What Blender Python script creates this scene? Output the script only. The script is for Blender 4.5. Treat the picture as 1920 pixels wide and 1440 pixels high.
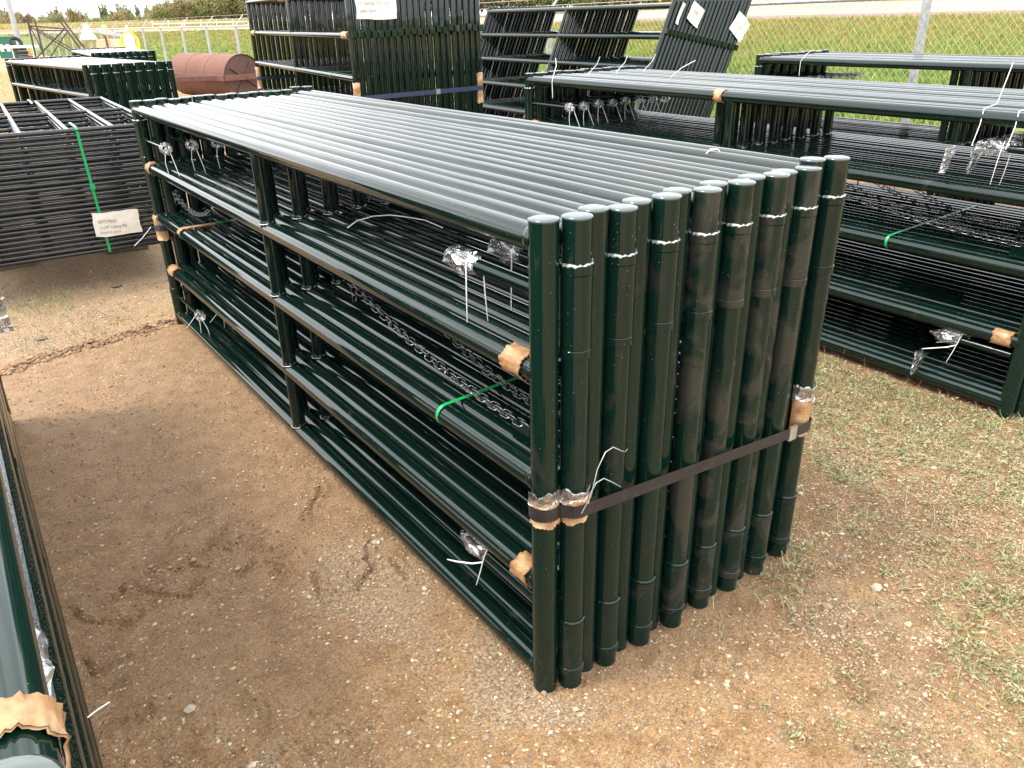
import bpy, math, random
import numpy as np
from mathutils import Matrix, Vector, Quaternion

random.seed(7); np.random.seed(7)
rng = np.random.default_rng(11)
SC = bpy.context.scene
COL = SC.collection
for o in list(bpy.data.objects): bpy.data.objects.remove(o)

# ------------------------------------------------------------------ camera
CAM_POS = Vector((-0.9971, -1.2665, 1.7029))
cd = bpy.data.cameras.new('camera'); cam = bpy.data.objects.new('camera', cd); COL.objects.link(cam)
Rm = Matrix(((0.8075350, 0.2673821, -0.5257320), (-0.5894696, 0.3351559, -0.7349803), (-0.0203184, 0.9034253, 0.4282637)))
cam.matrix_world = Matrix.Translation(CAM_POS) @ Rm.to_4x4()
cd.sensor_width = 36; cd.lens = 1454.2 / 1920 * 36; cd.clip_start = 0.02; cd.clip_end = 3000
SC.camera = cam

# ------------------------------------------------------------------ sky, sun, exposure
SUN_EL, SUN_AZ = math.radians(61), math.radians(-66)      # azimuth measured from +y towards +x
sun_dir = Vector((math.sin(SUN_AZ) * math.cos(SUN_EL), math.cos(SUN_AZ) * math.cos(SUN_EL), math.sin(SUN_EL)))
W = bpy.data.worlds.new('World'); SC.world = W; W.use_nodes = True
nt = W.node_tree; nt.nodes.clear()
def wn(t, **k):
    n = nt.nodes.new(t)
    for a, b in k.items(): setattr(n, a, b)
    return n
out = wn('ShaderNodeOutputWorld'); bg = wn('ShaderNodeBackground'); bg.inputs[1].default_value = 0.115
sky = wn('ShaderNodeTexSky', sky_type='NISHITA'); sky.sun_disc = False
sky.sun_elevation = SUN_EL; sky.sun_rotation = SUN_AZ; sky.dust_density = 2.0; sky.air_density = 1.0
tc = wn('ShaderNodeTexCoord'); mp = wn('ShaderNodeMapping'); mp.inputs['Scale'].default_value = (1, 1, 2.2)
nz = wn('ShaderNodeTexNoise'); nz.inputs['Scale'].default_value = 2.6; nz.inputs['Detail'].default_value = 7; nz.inputs['Roughness'].default_value = 0.55
cr = wn('ShaderNodeValToRGB'); cr.color_ramp.elements[0].position = 0.36; cr.color_ramp.elements[1].position = 0.56
cr.color_ramp.elements[0].color = (.55, .55, .55, 1); cr.color_ramp.elements[1].color = (1, 1, 1, 1)
nz2 = wn('ShaderNodeTexNoise'); nz2.inputs['Scale'].default_value = 5; nz2.inputs['Detail'].default_value = 6
cr2 = wn('ShaderNodeValToRGB'); cr2.color_ramp.elements[0].position = 0.3; cr2.color_ramp.elements[1].position = 0.68
cr2.color_ramp.elements[0].color = (8.6, 8.9, 9.5, 1); cr2.color_ramp.elements[1].color = (13.4, 13.2, 13.0, 1)
mx = wn('ShaderNodeMix', data_type='RGBA')
L_ = nt.links.new
L_(tc.outputs['Generated'], mp.inputs[0]); L_(mp.outputs[0], nz.inputs['Vector']); L_(mp.outputs[0], nz2.inputs['Vector'])
L_(nz.outputs[0], cr.inputs[0]); L_(nz2.outputs[0], cr2.inputs[0])
L_(cr.outputs[0], mx.inputs[0]); L_(sky.outputs[0], mx.inputs[6]); L_(cr2.outputs[0], mx.inputs[7])
L_(mx.outputs[2], bg.inputs[0]); L_(bg.outputs[0], out.inputs[0])
sd = bpy.data.lights.new('sun', 'SUN'); so = bpy.data.objects.new('sun', sd); COL.objects.link(so)
sd.energy = 1.35; sd.angle = math.radians(14); sd.color = (1.0, .94, .84)
so.rotation_euler = (-sun_dir).to_track_quat('-Z', 'Y').to_euler()
so.location = (0, 0, 30)
SC.view_settings.view_transform = 'Standard'; SC.view_settings.look = 'None'
SC.view_settings.exposure = 1.55; SC.view_settings.gamma = 1; SC.view_settings.use_curve_mapping = False
SC.cycles.max_bounces = 6; SC.cycles.transparent_max_bounces = 12

# ------------------------------------------------------------------ materials
MATS = {}
def nodes(name):
    m = bpy.data.materials.new(name); m.use_nodes = True
    n = m.node_tree; b = n.nodes['Principled BSDF']
    return m, n, b
def N(n, t, loc=None, **k):
    x = n.nodes.new(t)
    for a, b in k.items(): setattr(x, a, b)
    return x
def noise(n, scale, detail=4, rough=.55, vec=None, stretch=None):
    x = N(n, 'ShaderNodeTexNoise'); x.inputs['Scale'].default_value = scale
    x.inputs['Detail'].default_value = detail; x.inputs['Roughness'].default_value = rough
    t = N(n, 'ShaderNodeTexCoord')
    if stretch:
        mpn = N(n, 'ShaderNodeMapping'); mpn.inputs['Scale'].default_value = stretch
        n.links.new(t.outputs['Object'], mpn.inputs[0]); n.links.new(mpn.outputs[0], x.inputs['Vector'])
    else: n.links.new(t.outputs['Object'], x.inputs['Vector'])
    return x
def ramp(n, src, stops):
    r = N(n, 'ShaderNodeValToRGB'); e = r.color_ramp.elements
    while len(e) < len(stops): e.new(.5)
    for i, (p, c) in enumerate(stops):
        e[i].position = p; e[i].color = (c[0], c[1], c[2], 1) if not isinstance(c, (int, float)) else (c, c, c, 1)
    n.links.new(src, r.inputs[0]); return r
def bump(n, b, src, strength, dist):
    x = N(n, 'ShaderNodeBump'); x.inputs['Strength'].default_value = strength; x.inputs['Distance'].default_value = dist
    n.links.new(src, x.inputs['Height']); n.links.new(x.outputs[0], b.inputs['Normal']); return x
def simple(name, col, rough=.6, metal=0, var=.25, scale=20, ior=1.5, bumpd=0, spec=None):
    m, n, b = nodes(name)
    b.inputs['Roughness'].default_value = rough; b.inputs['Metallic'].default_value = metal; b.inputs['IOR'].default_value = ior
    x = noise(n, scale)
    c0 = tuple(c * (1 - var) for c in col); c1 = tuple(min(1, c * (1 + var)) for c in col)
    r = ramp(n, x.outputs[0], [(.3, c0), (.7, c1)]); n.links.new(r.outputs[0], b.inputs['Base Color'])
    if bumpd: bump(n, b, x.outputs[0], .6, bumpd)
    MATS[name] = m; return m
def paint(name, dust, drops=False, rough=.035, base=(.0017, .0100, .0068), ior=1.49, dcol=(.016, .0185, .0155), drough=.2):
    """glossy dark green enamel with dusty, dried-splash patches"""
    m, n, b = nodes(name)
    b.inputs['IOR'].default_value = ior
    oi = N(n, 'ShaderNodeObjectInfo'); t = N(n, 'ShaderNodeTexCoord'); ad = N(n, 'ShaderNodeVectorMath', operation='ADD')
    sc = N(n, 'ShaderNodeVectorMath', operation='SCALE'); cx = N(n, 'ShaderNodeCombineXYZ')
    for i in range(3): n.links.new(oi.outputs['Random'], cx.inputs[i])
    sc.inputs['Scale'].default_value = 37.0
    n.links.new(cx.outputs[0], sc.inputs[0]); n.links.new(t.outputs['Object'], ad.inputs[0]); n.links.new(sc.outputs[0], ad.inputs[1])
    a = N(n, 'ShaderNodeTexNoise'); a.inputs['Scale'].default_value = 5.5; a.inputs['Detail'].default_value = 5; a.inputs['Distortion'].default_value = 1.6
    ms_ = N(n, 'ShaderNodeMapping'); ms_.inputs['Scale'].default_value = (1.6, .8, .75); n.links.new(ad.outputs[0], ms_.inputs[0]); n.links.new(ms_.outputs[0], a.inputs['Vector'])
    d = ramp(n, a.outputs[0], [(dust - .02, 0), (dust + .07, 1)])
    f = N(n, 'ShaderNodeTexNoise'); f.inputs['Scale'].default_value = 60; f.inputs['Detail'].default_value = 5
    n.links.new(ad.outputs[0], f.inputs['Vector'])
    mc = N(n, 'ShaderNodeMix', data_type='RGBA'); mc.inputs[6].default_value = (*base, 1); mc.inputs[7].default_value = (*dcol, 1)
    n.links.new(d.outputs[0], mc.inputs[0]); 
    # sparse white specks
    vo = N(n, 'ShaderNodeTexVoronoi'); vo.inputs['Scale'].default_value = 55; n.links.new(ad.outputs[0], vo.inputs['Vector'])
    sp = ramp(n, vo.outputs['Distance'], [(.045, .5), (.065, 0)])
    m2 = N(n, 'ShaderNodeMix', data_type='RGBA'); m2.inputs[7].default_value = (.35, .37, .36, 1)
    n.links.new(sp.outputs[0], m2.inputs[0]); n.links.new(mc.outputs[2], m2.inputs[6]); n.links.new(m2.outputs[2], b.inputs['Base Color'])
    rr = N(n, 'ShaderNodeMapRange'); rr.inputs[3].default_value = rough; rr.inputs[4].default_value = drough
    n.links.new(d.outputs[0], rr.inputs[0]); 
    ra = N(n, 'ShaderNodeMath', operation='MULTIPLY_ADD'); ra.inputs[1].default_value = .045; n.links.new(f.outputs[0], ra.inputs[0])
    n.links.new(rr.outputs[0], ra.inputs[2]); n.links.new(ra.outputs[0], b.inputs['Roughness'])
    if drops:
        v2 = N(n, 'ShaderNodeTexVoronoi'); v2.inputs['Scale'].default_value = 230; n.links.new(ad.outputs[0], v2.inputs['Vector'])
        dr = ramp(n, v2.outputs['Distance'], [(.22, 1), (.36, 0)])
        bump(n, b, dr.outputs[0], 1.0, .0022)
    else:
        w = N(n, 'ShaderNodeTexNoise'); w.inputs['Scale'].default_value = 3.0; w.inputs['Detail'].default_value = 2
        n.links.new(ad.outputs[0], w.inputs['Vector']); bump(n, b, w.outputs[0], .25, .01)
    MATS[name] = m; return m
paint('green paint', .66); paint('post paint', .62, base=(.0025, .0145, .0098), ior=1.42, rough=.06); paint('green paint dusty', .50, dcol=(.024, .0265, .021), drough=.27, base=(.0025, .0145, .0098), ior=1.42, rough=.07); paint('green paint wet', .68, drops=True)
paint('sky glare cap paint', .58, rough=.16, base=(.02, .04, .035), ior=1.85)  # sky glare put into the cap colour: paler base, stronger reflection
simple('black tube paint', (.006, .007, .007), .2, var=.3, scale=70, ior=1.55, bumpd=.0006)
simple('silver weld', (.42, .45, .44), .22, metal=.6, var=.5, scale=70, bumpd=.004)
simple('white plastic', (.80, .80, .78), .4, var=.05)
simple('black strap', (.022, .020, .021), .32, var=.35, scale=40, ior=1.45)
simple('navy strap', (.018, .030, .065), .4, var=.25, scale=40)
simple('steel clip', (.55, .53, .5), .3, metal=.8, var=.2, scale=60)
simple('galvanised', (.34, .35, .36), .42, metal=.35, var=.25, scale=25, bumpd=.0006)
simple('galvanised wire', (.42, .40, .33), .5, metal=.1, var=.1)
simple('rust', (.135, .052, .030), .75, var=.16, scale=2.2, bumpd=.004)
simple('rust frame', (.125, .048, .036), .6, var=.2, scale=9)
simple('rust plate', (.085, .038, .030), .65, var=.2, scale=5)
simple('dark rusty steel', (.060, .042, .036), .7, var=.3, scale=12)
simple('white enamel', (.66, .66, .62), .45, var=.12, scale=9)
simple('cream enamel', (.60, .52, .36), .5, var=.12, scale=7)
simple('grey enamel', (.34, .36, .40), .5, var=.2, scale=9)
simple('yellow hose', (.66, .62, .06), .45, var=.12)
simple('bin green', (.012, .13, .085), .45, var=.2)
simple('rubber', (.02, .02, .021), .8, var=.3)
simple('cone orange', (.75, .13, .03), .5, var=.1)
simple('wood grey', (.10, .08, .055), .8, var=.3, scale=14)
simple('bark', (.12, .09, .065), .9, var=.3, scale=6)
simple('chain steel', (.17, .175, .175), .16, metal=.85, var=.3, scale=90)
simple('wire steel', (.45, .45, .43), .35, metal=.5, var=.1)
simple('ink', (.06, .055, .05), .7, var=.5, scale=90)
simple('soft ink', (.20, .18, .16), .7, var=.5, scale=60)
simple('faint ink', (.30, .28, .25), .7, var=.3, scale=90)
def green_band():
    m, n, b = nodes('green band')
    b.inputs['Base Color'].default_value = (.012, .30, .085, 1); b.inputs['Roughness'].default_value = .28
    b.inputs['Subsurface Weight'].default_value = 0; MATS['green band'] = m
    x = noise(n, 900, 1); bump(n, b, x.outputs[0], .3, .0006)
green_band()
def card():
    m, n, b = nodes('cardboard')
    x = noise(n, 26, 6); w = N(n, 'ShaderNodeTexWave'); w.inputs['Scale'].default_value = 32; w.inputs['Distortion'].default_value = 5; w.bands_direction = 'Z'
    t = N(n, 'ShaderNodeTexCoord'); n.links.new(t.outputs['Object'], w.inputs[0])
    r = ramp(n, x.outputs[0], [(.30, (.24, .115, .045)), (.50, (.38, .21, .095)), (.70, (.52, .36, .20))])
    mm = N(n, 'ShaderNodeMix', data_type='RGBA', blend_type='MULTIPLY'); mm.inputs[0].default_value = .35
    rw = ramp(n, w.outputs[0], [(.2, .55), (.7, 1.0)])
    n.links.new(r.outputs[0], mm.inputs[6]); n.links.new(rw.outputs[0], mm.inputs[7]); n.links.new(mm.outputs[2], b.inputs['Base Color'])
    b.inputs['Roughness'].default_value = .45; bump(n, b, x.outputs[0], .8, .004); MATS['cardboard'] = m
card()
def paper():
    m, n, b = nodes('paper')
    x = noise(n, 9, 5); r = ramp(n, x.outputs[0], [(.3, (.60, .55, .47)), (.7, (.78, .74, .66))])
    n.links.new(r.outputs[0], b.inputs['Base Color']); b.inputs['Roughness'].default_value = .45; bump(n, b, x.outputs[0], .5, .01); MATS['paper'] = m
paper()
def film():
    m, n, b = nodes('plastic film')
    n.nodes.remove(b); o = n.nodes['Material Output']
    tr = N(n, 'ShaderNodeBsdfTransparent'); gl = N(n, 'ShaderNodeBsdfGlossy'); gl.inputs['Roughness'].default_value = .24
    df = N(n, 'ShaderNodeBsdfDiffuse'); df.inputs[0].default_value = (.75, .77, .78, 1)
    x = noise(n, 30, 3, .6); bu = N(n, 'ShaderNodeBump'); bu.inputs['Strength'].default_value = 1; bu.inputs['Distance'].default_value = .010
    n.links.new(x.outputs[0], bu.inputs['Height']); n.links.new(bu.outputs[0], gl.inputs['Normal']); n.links.new(bu.outputs[0], df.inputs['Normal'])
    y = noise(n, 38, 3, .6); r = ramp(n, y.outputs[0], [(.50, 0), (.70, .3)])
    m1 = N(n, 'ShaderNodeMixShader'); n.links.new(r.outputs[0], m1.inputs[0]); n.links.new(gl.outputs[0], m1.inputs[1]); n.links.new(df.outputs[0], m1.inputs[2])
    m2 = N(n, 'ShaderNodeMixShader'); z = noise(n, 20, 3); rz = ramp(n, z.outputs[0], [(.36, .16), (.66, .52)])
    n.links.new(rz.outputs[0], m2.inputs[0]); n.links.new(tr.outputs[0], m2.inputs[1]); n.links.new(m1.outputs[0], m2.inputs[2])
    n.links.new(m2.outputs[0], o.inputs[0]); MATS['plastic film'] = m
film()
def attr_mat(name, rough=.8, trans=0., mult=1., var=None):
    m, n, b = nodes(name)
    a = N(n, 'ShaderNodeAttribute'); a.attribute_name = 'Col'
    n.links.new(a.outputs['Color'], b.inputs['Base Color']); b.inputs['Roughness'].default_value = rough
    if trans:
        o = n.nodes['Material Output']; t = N(n, 'ShaderNodeBsdfTranslucent'); n.links.new(a.outputs['Color'], t.inputs[0])
        ms = N(n, 'ShaderNodeMixShader'); ms.inputs[0].default_value = trans
        n.links.new(b.outputs[0], ms.inputs[1]); n.links.new(t.outputs[0], ms.inputs[2]); n.links.new(ms.outputs[0], o.inputs[0])
    MATS[name] = m; return m
attr_mat('pebble', .7); attr_mat('leaf', .55, .3)
def soil():
    """attribute Col: r = damp smooth mud, also browner ground under stacks, g = vegetated crumbly soil, b = pale gravel"""
    m, n, b = nodes('soil')
    t = N(n, 'ShaderNodeTexCoord')
    def nz(s, d, r=.6, dist=0):
        x = N(n, 'ShaderNodeTexNoise'); x.inputs['Scale'].default_value = s; x.inputs['Detail'].default_value = d; x.inputs['Roughness'].default_value = r
        x.inputs['Distortion'].default_value = dist
        n.links.new(t.outputs['Object'], x.inputs['Vector']); return x
    def mix(f, a, c, bt='MIX'):
        x = N(n, 'ShaderNodeMix', data_type='RGBA', blend_type=bt)
        for s, k in ((f, 0), (a, 6), (c, 7)):
            if isinstance(s, (int, float)): x.inputs[k].default_value = s
            elif isinstance(s, tuple): x.inputs[k].default_value = (*s, 1)
            else: n.links.new(s, x.inputs[k])
        return x.outputs[2]
    at = N(n, 'ShaderNodeAttribute'); at.attribute_name = 'Col'; se = N(n, 'ShaderNodeSeparateColor'); n.links.new(at.outputs['Color'], se.inputs[0])
    big, mid, fine, grit = nz(1.3, 5), nz(11, 6, .65), nz(110, 4, .7), nz(420, 3, .7)
    dry = ramp(n, mid.outputs[0], [(.30, (.33, .185, .075)), (.5, (.51, .305, .14)), (.70, (.60, .39, .205))]).outputs[0]
    damp = ramp(n, mid.outputs[0], [(.28, (.34, .195, .092)), (.55, (.47, .285, .142)), (.75, (.55, .35, .185))]).outputs[0]
    pale = ramp(n, fine.outputs[0], [(.35, (.36, .24, .135)), (.65, (.58, .44, .28))]).outputs[0]
    veg = ramp(n, mid.outputs[0], [(.3, (.24, .13, .055)), (.6, (.42, .25, .115)), (.75, (.48, .33, .17))]).outputs[0]
    c = mix(se.outputs[0], dry, damp); c = mix(se.outputs[2], c, pale); c = mix(se.outputs[1], c, veg)
    g = ramp(n, grit.outputs[0], [(.34, .45), (.50, .95), (.66, 1.55)]).outputs[0]
    c = mix(.75, c, g, 'MULTIPLY')
    f2 = ramp(n, fine.outputs[0], [(.34, .5), (.6, 1.15)]).outputs[0]; c = mix(.85, c, f2, 'MULTIPLY')
    # tiny stones, one colour per cell
    vo = N(n, 'ShaderNodeTexVoronoi'); vo.inputs['Scale'].default_value = 165; n.links.new(t.outputs['Object'], vo.inputs['Vector'])
    wn_ = N(n, 'ShaderNodeTexWhiteNoise'); n.links.new(vo.outputs['Position'], wn_.inputs['Vector'])
    sc_ = ramp(n, wn_.outputs['Value'], [(0, (.09, .08, .075)), (.25, (.30, .16, .085)), (.6, (.44, .30, .17)), (1, (.66, .56, .42))]).outputs[0]
    core = ramp(n, vo.outputs['Distance'], [(.30, 1), (.42, 0)]).outputs[0]
    pick = ramp(n, mid.outputs[0], [(.44, 0), (.6, .8)]).outputs[0]
    pm = mix(1., core, pick, 'MULTIPLY')
    inv = N(n, 'ShaderNodeMath', operation='MULTIPLY_ADD'); inv.inputs[1].default_value = -.75; inv.inputs[2].default_value = 1; n.links.new(se.outputs[0], inv.inputs[0])
    pm = mix(1., pm, inv.outputs[0], 'MULTIPLY'); c = mix(pm, c, sc_)
    n.links.new(c, b.inputs['Base Color'])
    ro = N(n, 'ShaderNodeMapRange'); ro.inputs[3].default_value = .9; ro.inputs[4].default_value = .62; n.links.new(se.outputs[0], ro.inputs[0]); n.links.new(ro.outputs[0], b.inputs['Roughness'])
    b1 = N(n, 'ShaderNodeBump'); b1.inputs['Strength'].default_value = .9; b1.inputs['Distance'].default_value = .02; n.links.new(fine.outputs[0], b1.inputs['Height'])
    b2 = N(n, 'ShaderNodeBump'); b2.inputs['Strength'].default_value = .8; b2.inputs['Distance'].default_value = .007; n.links.new(grit.outputs[0], b2.inputs['Height']); n.links.new(b1.outputs[0], b2.inputs['Normal'])
    b3 = N(n, 'ShaderNodeBump'); b3.inputs['Strength'].default_value = .8; b3.inputs['Distance'].default_value = .004; n.links.new(pm, b3.inputs['Height']); n.links.new(b2.outputs[0], b3.inputs['Normal'])
    n.links.new(b3.outputs[0], b.inputs['Normal']); MATS['soil'] = m
soil()
def band(name, cols, scale, stretch=None, rough=.9, bd=.05):
    m, n, b = nodes(name)
    x = noise(n, scale, 8, .7, stretch=stretch); y = noise(n, scale * .13, 4)
    r = ramp(n, x.outputs[0], [(.3, cols[0]), (.5, cols[1]), (.7, cols[2])])
    r2 = ramp(n, y.outputs[0], [(.3, .75), (.7, 1.2)])
    mm = N(n, 'ShaderNodeMix', data_type='RGBA', blend_type='MULTIPLY'); mm.inputs[0].default_value = 1
    n.links.new(r.outputs[0], mm.inputs[6]); n.links.new(r2.outputs[0], mm.inputs[7]); n.links.new(mm.outputs[2], b.inputs['Base Color'])
    b.inputs['Roughness'].default_value = rough; bump(n, b, x.outputs[0], .8, bd); MATS[name] = m
band('field grass', [(.050, .080, .007), (.095, .135, .012), (.14, .165, .025)], 3.5)
band('yellow grass', [(.14, .095, .025), (.22, .16, .045), (.17, .17, .04)], 3)
band('shoulder gravel', [(.11, .07, .055), (.18, .12, .09), (.25, .18, .145)], 6)
band('road dirt', [(.25, .19, .135), (.29, .23, .17), (.32, .26, .20)], 1.2)

# ------------------------------------------------------------------ mesh helpers
class MB:
    def __init__(s): s.v = []; s.f = []; s.sm = []; s.n = 0
    def add(s, verts, faces, smooth=True):
        o = s.n; s.v.extend(verts); s.n += len(verts)
        for f in faces: s.f.append(tuple(i + o for i in f)); s.sm.append(smooth)
    def box(s, x0, y0, z0, x1, y1, z1):
        v = [(x0, y0, z0), (x1, y0, z0), (x1, y1, z0), (x0, y1, z0), (x0, y0, z1), (x1, y0, z1), (x1, y1, z1), (x0, y1, z1)]
        s.add(v, [(0, 3, 2, 1), (4, 5, 6, 7), (0, 1, 5, 4), (1, 2, 6, 5), (2, 3, 7, 6), (3, 0, 4, 7)], False); return s
    def ring(s, c, u, w, r, seg): return [tuple(c + (u * math.cos(2 * math.pi * i / seg) + w * math.sin(2 * math.pi * i / seg)) * r) for i in range(seg)]
    def tube(s, p0, p1, r, seg=20, cap=True, r1=None):
        return s.path([p0, p1], [r, r if r1 is None else r1], seg, cap)
    def path(s, pts, rad, seg=8, cap=True):
        P = [Vector(p) for p in pts]; n = len(P)
        if not hasattr(rad, '__len__'): rad = [rad] * n
        d = (P[-1] - P[0]) if n == 2 else (P[1] - P[0]); d.normalize()
        ref = Vector((0, 0, 1)) if abs(d.z) < .9 else Vector((1, 0, 0))
        u = d.cross(ref).normalized(); rings = []
        for i in range(n):
            t = (P[min(i + 1, n - 1)] - P[max(i - 1, 0)])
            t = t.normalized() if t.length > 1e-9 else d
            u = (u - t * u.dot(t)); u = u.normalized() if u.length > 1e-6 else t.orthogonal().normalized(); w = t.cross(u)
            rings.append(s.ring(P[i], u, w, rad[i], seg))
        v = [p for r in rings for p in r]
        f = [(i * seg + j, i * seg + (j + 1) % seg, (i + 1) * seg + (j + 1) % seg, (i + 1) * seg + j) for i in range(n - 1) for j in range(seg)]
        s.add(v, f, True)
        if cap:
            s.add(rings[0], [tuple(range(seg - 1, -1, -1))], False); s.add(rings[-1], [tuple(range(seg))], False)
        return s
    def lathe(s, prof, c=(0, 0, 0), axis='z', seg=24, smooth=True):
        v = []
        for r, h in prof:
            for j in range(seg):
                a = 2 * math.pi * j / seg; x, y = r * math.cos(a), r * math.sin(a)
                v.append((c[0] + x, c[1] + y, c[2] + h) if axis == 'z' else ((c[0] + x, c[1] + h, c[2] - y) if axis == 'y' else (c[0] + h, c[1] + x, c[2] + y)))
        n = len(prof)
        s.add(v, [(i * seg + j, i * seg + (j + 1) % seg, (i + 1) * seg + (j + 1) % seg, (i + 1) * seg + j) for i in range(n - 1) for j in range(seg)], smooth); return s
    def mesh(s, name, mat):
        me = bpy.data.meshes.new(name); me.from_pydata(s.v, [], s.f)
        me.polygons.foreach_set('use_smooth', s.sm); me.update()
        me.materials.append(MATS[mat] if isinstance(mat, str) else mat); return me
def put(name, me, parent=None, loc=None, rotz=None, **props):
    o = bpy.data.objects.new(name, me); COL.objects.link(o)
    if parent is not None: o.parent = parent
    if loc is not None: o.location = loc
    if rotz is not None: o.rotation_euler = (0, 0, rotz)
    for k, v in props.items(): o[k] = v
    return o
def thing(name, label, cat, loc=(0, 0, 0), rotz=0, group=None):
    o = bpy.data.objects.new(name, None); COL.objects.link(o); o.location = loc; o.rotation_euler = (0, 0, rotz)
    o.empty_display_size = .2; o['label'] = label; o['category'] = cat
    if group: o['group'] = group
    return o
def np_mesh(name, V, F, mat, col=None, smooth=False):
    """V (n,3), F (m,k) uniform polygons, col (n,3) point colours"""
    me = bpy.data.meshes.new(name); n, (m, k) = len(V), F.shape
    me.vertices.add(n); me.vertices.foreach_set('co', V.astype(np.float32).ravel())
    me.loops.add(m * k); me.loops.foreach_set('vertex_index', F.astype(np.int32).ravel())
    me.polygons.add(m); me.polygons.foreach_set('loop_start', np.arange(0, m * k, k, dtype=np.int32))
    me.polygons.foreach_set('loop_total', np.full(m, k, dtype=np.int32))
    me.polygons.foreach_set('use_smooth', np.full(m, smooth)); me.update(calc_edges=True)
    if col is not None:
        a = me.color_attributes.new('Col', 'FLOAT_COLOR', 'POINT')
        a.data.foreach_set('color', np.concatenate([col, np.ones((n, 1))], 1).astype(np.float32).ravel())
    me.materials.append(MATS[mat]); return me
def vnoise(x, y, s, seed=0, oct=4):
    """tileable-free value noise, fbm, about 0..1"""
    r = np.random.default_rng(seed); t = np.zeros_like(x, dtype=float); amp = 1; tot = 0
    for o in range(oct):
        T = r.random((256, 256)); X = x * s + 91.7 * o; Y = y * s + 37.3 * o
        xi = np.floor(X).astype(int); yi = np.floor(Y).astype(int); fx = X - xi; fy = Y - yi
        fx = fx * fx * (3 - 2 * fx); fy = fy * fy * (3 - 2 * fy)
        g = lambda a, b: T[a % 256, b % 256]
        t += amp * ((g(xi, yi) * (1 - fx) + g(xi + 1, yi) * fx) * (1 - fy) + (g(xi, yi + 1) * (1 - fx) + g(xi + 1, yi + 1) * fx) * fy)
        tot += amp; amp *= .5; s *= 2
    return t / tot

# ------------------------------------------------------------------ terrain
def yard_z(x, y):
    r = np.hypot(x - CAM_POS.x, y - CAM_POS.y)
    t = np.clip((r - 8) / 22, 0, 1); return -.25 * t * t * (3 - 2 * t)
GROOVES = [[(-1.028, 1.166), (-0.999, 1.08), (-0.887, 0.985), (-0.819, 1.04)], [(-0.845, 1.185), (-0.804, 1.107), (-0.702, 0.999), (-0.641, 1.064)], [(-0.724, 1.165), (-0.664, 1.181), (-0.608, 1.113)], [(-0.61, 1.192), (-0.538, 1.258), (-0.465, 1.316)], [(-0.523, 1.178), (-0.477, 1.197), (-0.427, 1.104), (-0.33, 1.002)], [(-0.229, 1.179), (-0.145, 1.27), (-0.078, 1.352)], [(-0.532, 1.03), (-0.498, 1.016), (-0.46, 1.05)], [(-1.033, 0.909), (-1.032, 0.827), (-0.973, 0.819), (-0.893, 0.812)], [(-1.039, 0.731), (-0.961, 0.731)], [(-0.991, 0.584), (-0.917, 0.575)], [(-0.418, 1.018), (-0.402, 0.955), (-0.437, 0.932)], [(-0.316, 0.839), (-0.345, 0.743)], [(-0.121, 0.868), (-0.148, 0.759), (-0.249, 0.693)], [(-0.078, 0.756), (-0.085, 0.637)], [(-0.782, 1.198), (-0.649, 1.33)], [(-0.912, 1.133), (-0.871, 1.17)]]
RIDGE = [(-1.6, 3.42), (-1.162, 3.498), (-1.013, 3.51), (-0.795, 3.597), (-0.567, 3.635), (-0.323, 3.677), (-0.014, 3.718), (0.145, 3.751), (.5, 3.8)]
def polydist(x, y, pl):
    d = np.full(x.shape, 9.)
    for (ax, ay), (bx, by) in zip(pl[:-1], pl[1:]):
        vx, vy = bx - ax, by - ay; t = np.clip(((x - ax) * vx + (y - ay) * vy) / (vx * vx + vy * vy), 0, 1)
        d = np.minimum(d, np.hypot(x - ax - t * vx, y - ay - t * vy))
    return d
def sstep(a, b, v):
    t = np.clip((v - a) / (b - a), 0, 1); return t * t * (3 - 2 * t)
def masks(x, y):
    wob = vnoise(x, y, 1.6, 3) - .5; w2 = vnoise(x, y, 5, 4) - .5
    damp = sstep(3.72, 3.45, y + wob * .3) * sstep(.35, .75, y + .45 * (x + .6) + wob * .7 + w2 * .3) * sstep(1.0, .3, x)
    under = sstep(-.1, .1, x) * sstep(1.15, .95, x) * sstep(-.25, .0, y) * sstep(3.9, 3.6, y)  # browner, smoother soil tone over the central stack's footprint
    damp = np.maximum(damp, under)
    ridge = polydist(x, y + wob * .06, RIDGE); damp = np.maximum(damp, sstep(.15, .05, ridge + w2 * .08))
    f = sstep(5.05, 4.75, y + w2 * .1) * 0 + sstep(4.35, 4.6, y + w2 * .15) * sstep(.6, .3, x) * sstep(8, 7.4, y); damp = np.maximum(damp, f * .9)  # same brown tone under and just before the flat stack
    veg = sstep(.0, .45, (x - .75) * .8 - (y + .3) * .25 + wob * 1.0 + w2 * .5) * sstep(9, 7, y)
    veg = np.maximum(veg, sstep(1.6, 1.9, x) * (y < 12)); veg = np.maximum(veg, sstep(12, 15, y + wob * 3))
    g = vnoise(x, y, 2.3, 9)
    pale = sstep(.50, .62, g + w2 * .25) * sstep(.6, .25, damp) * .8
    pale = np.maximum(pale, sstep(3.75, 4.0, y) * sstep(9.5, 8, y) * .5)
    pale = np.maximum(pale, sstep(.25, .12, np.hypot((x + .22) * 1, (y - .66) * .7) + w2 * .3) * .7)
    return damp, veg, np.clip(pale, 0, 1)
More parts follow.
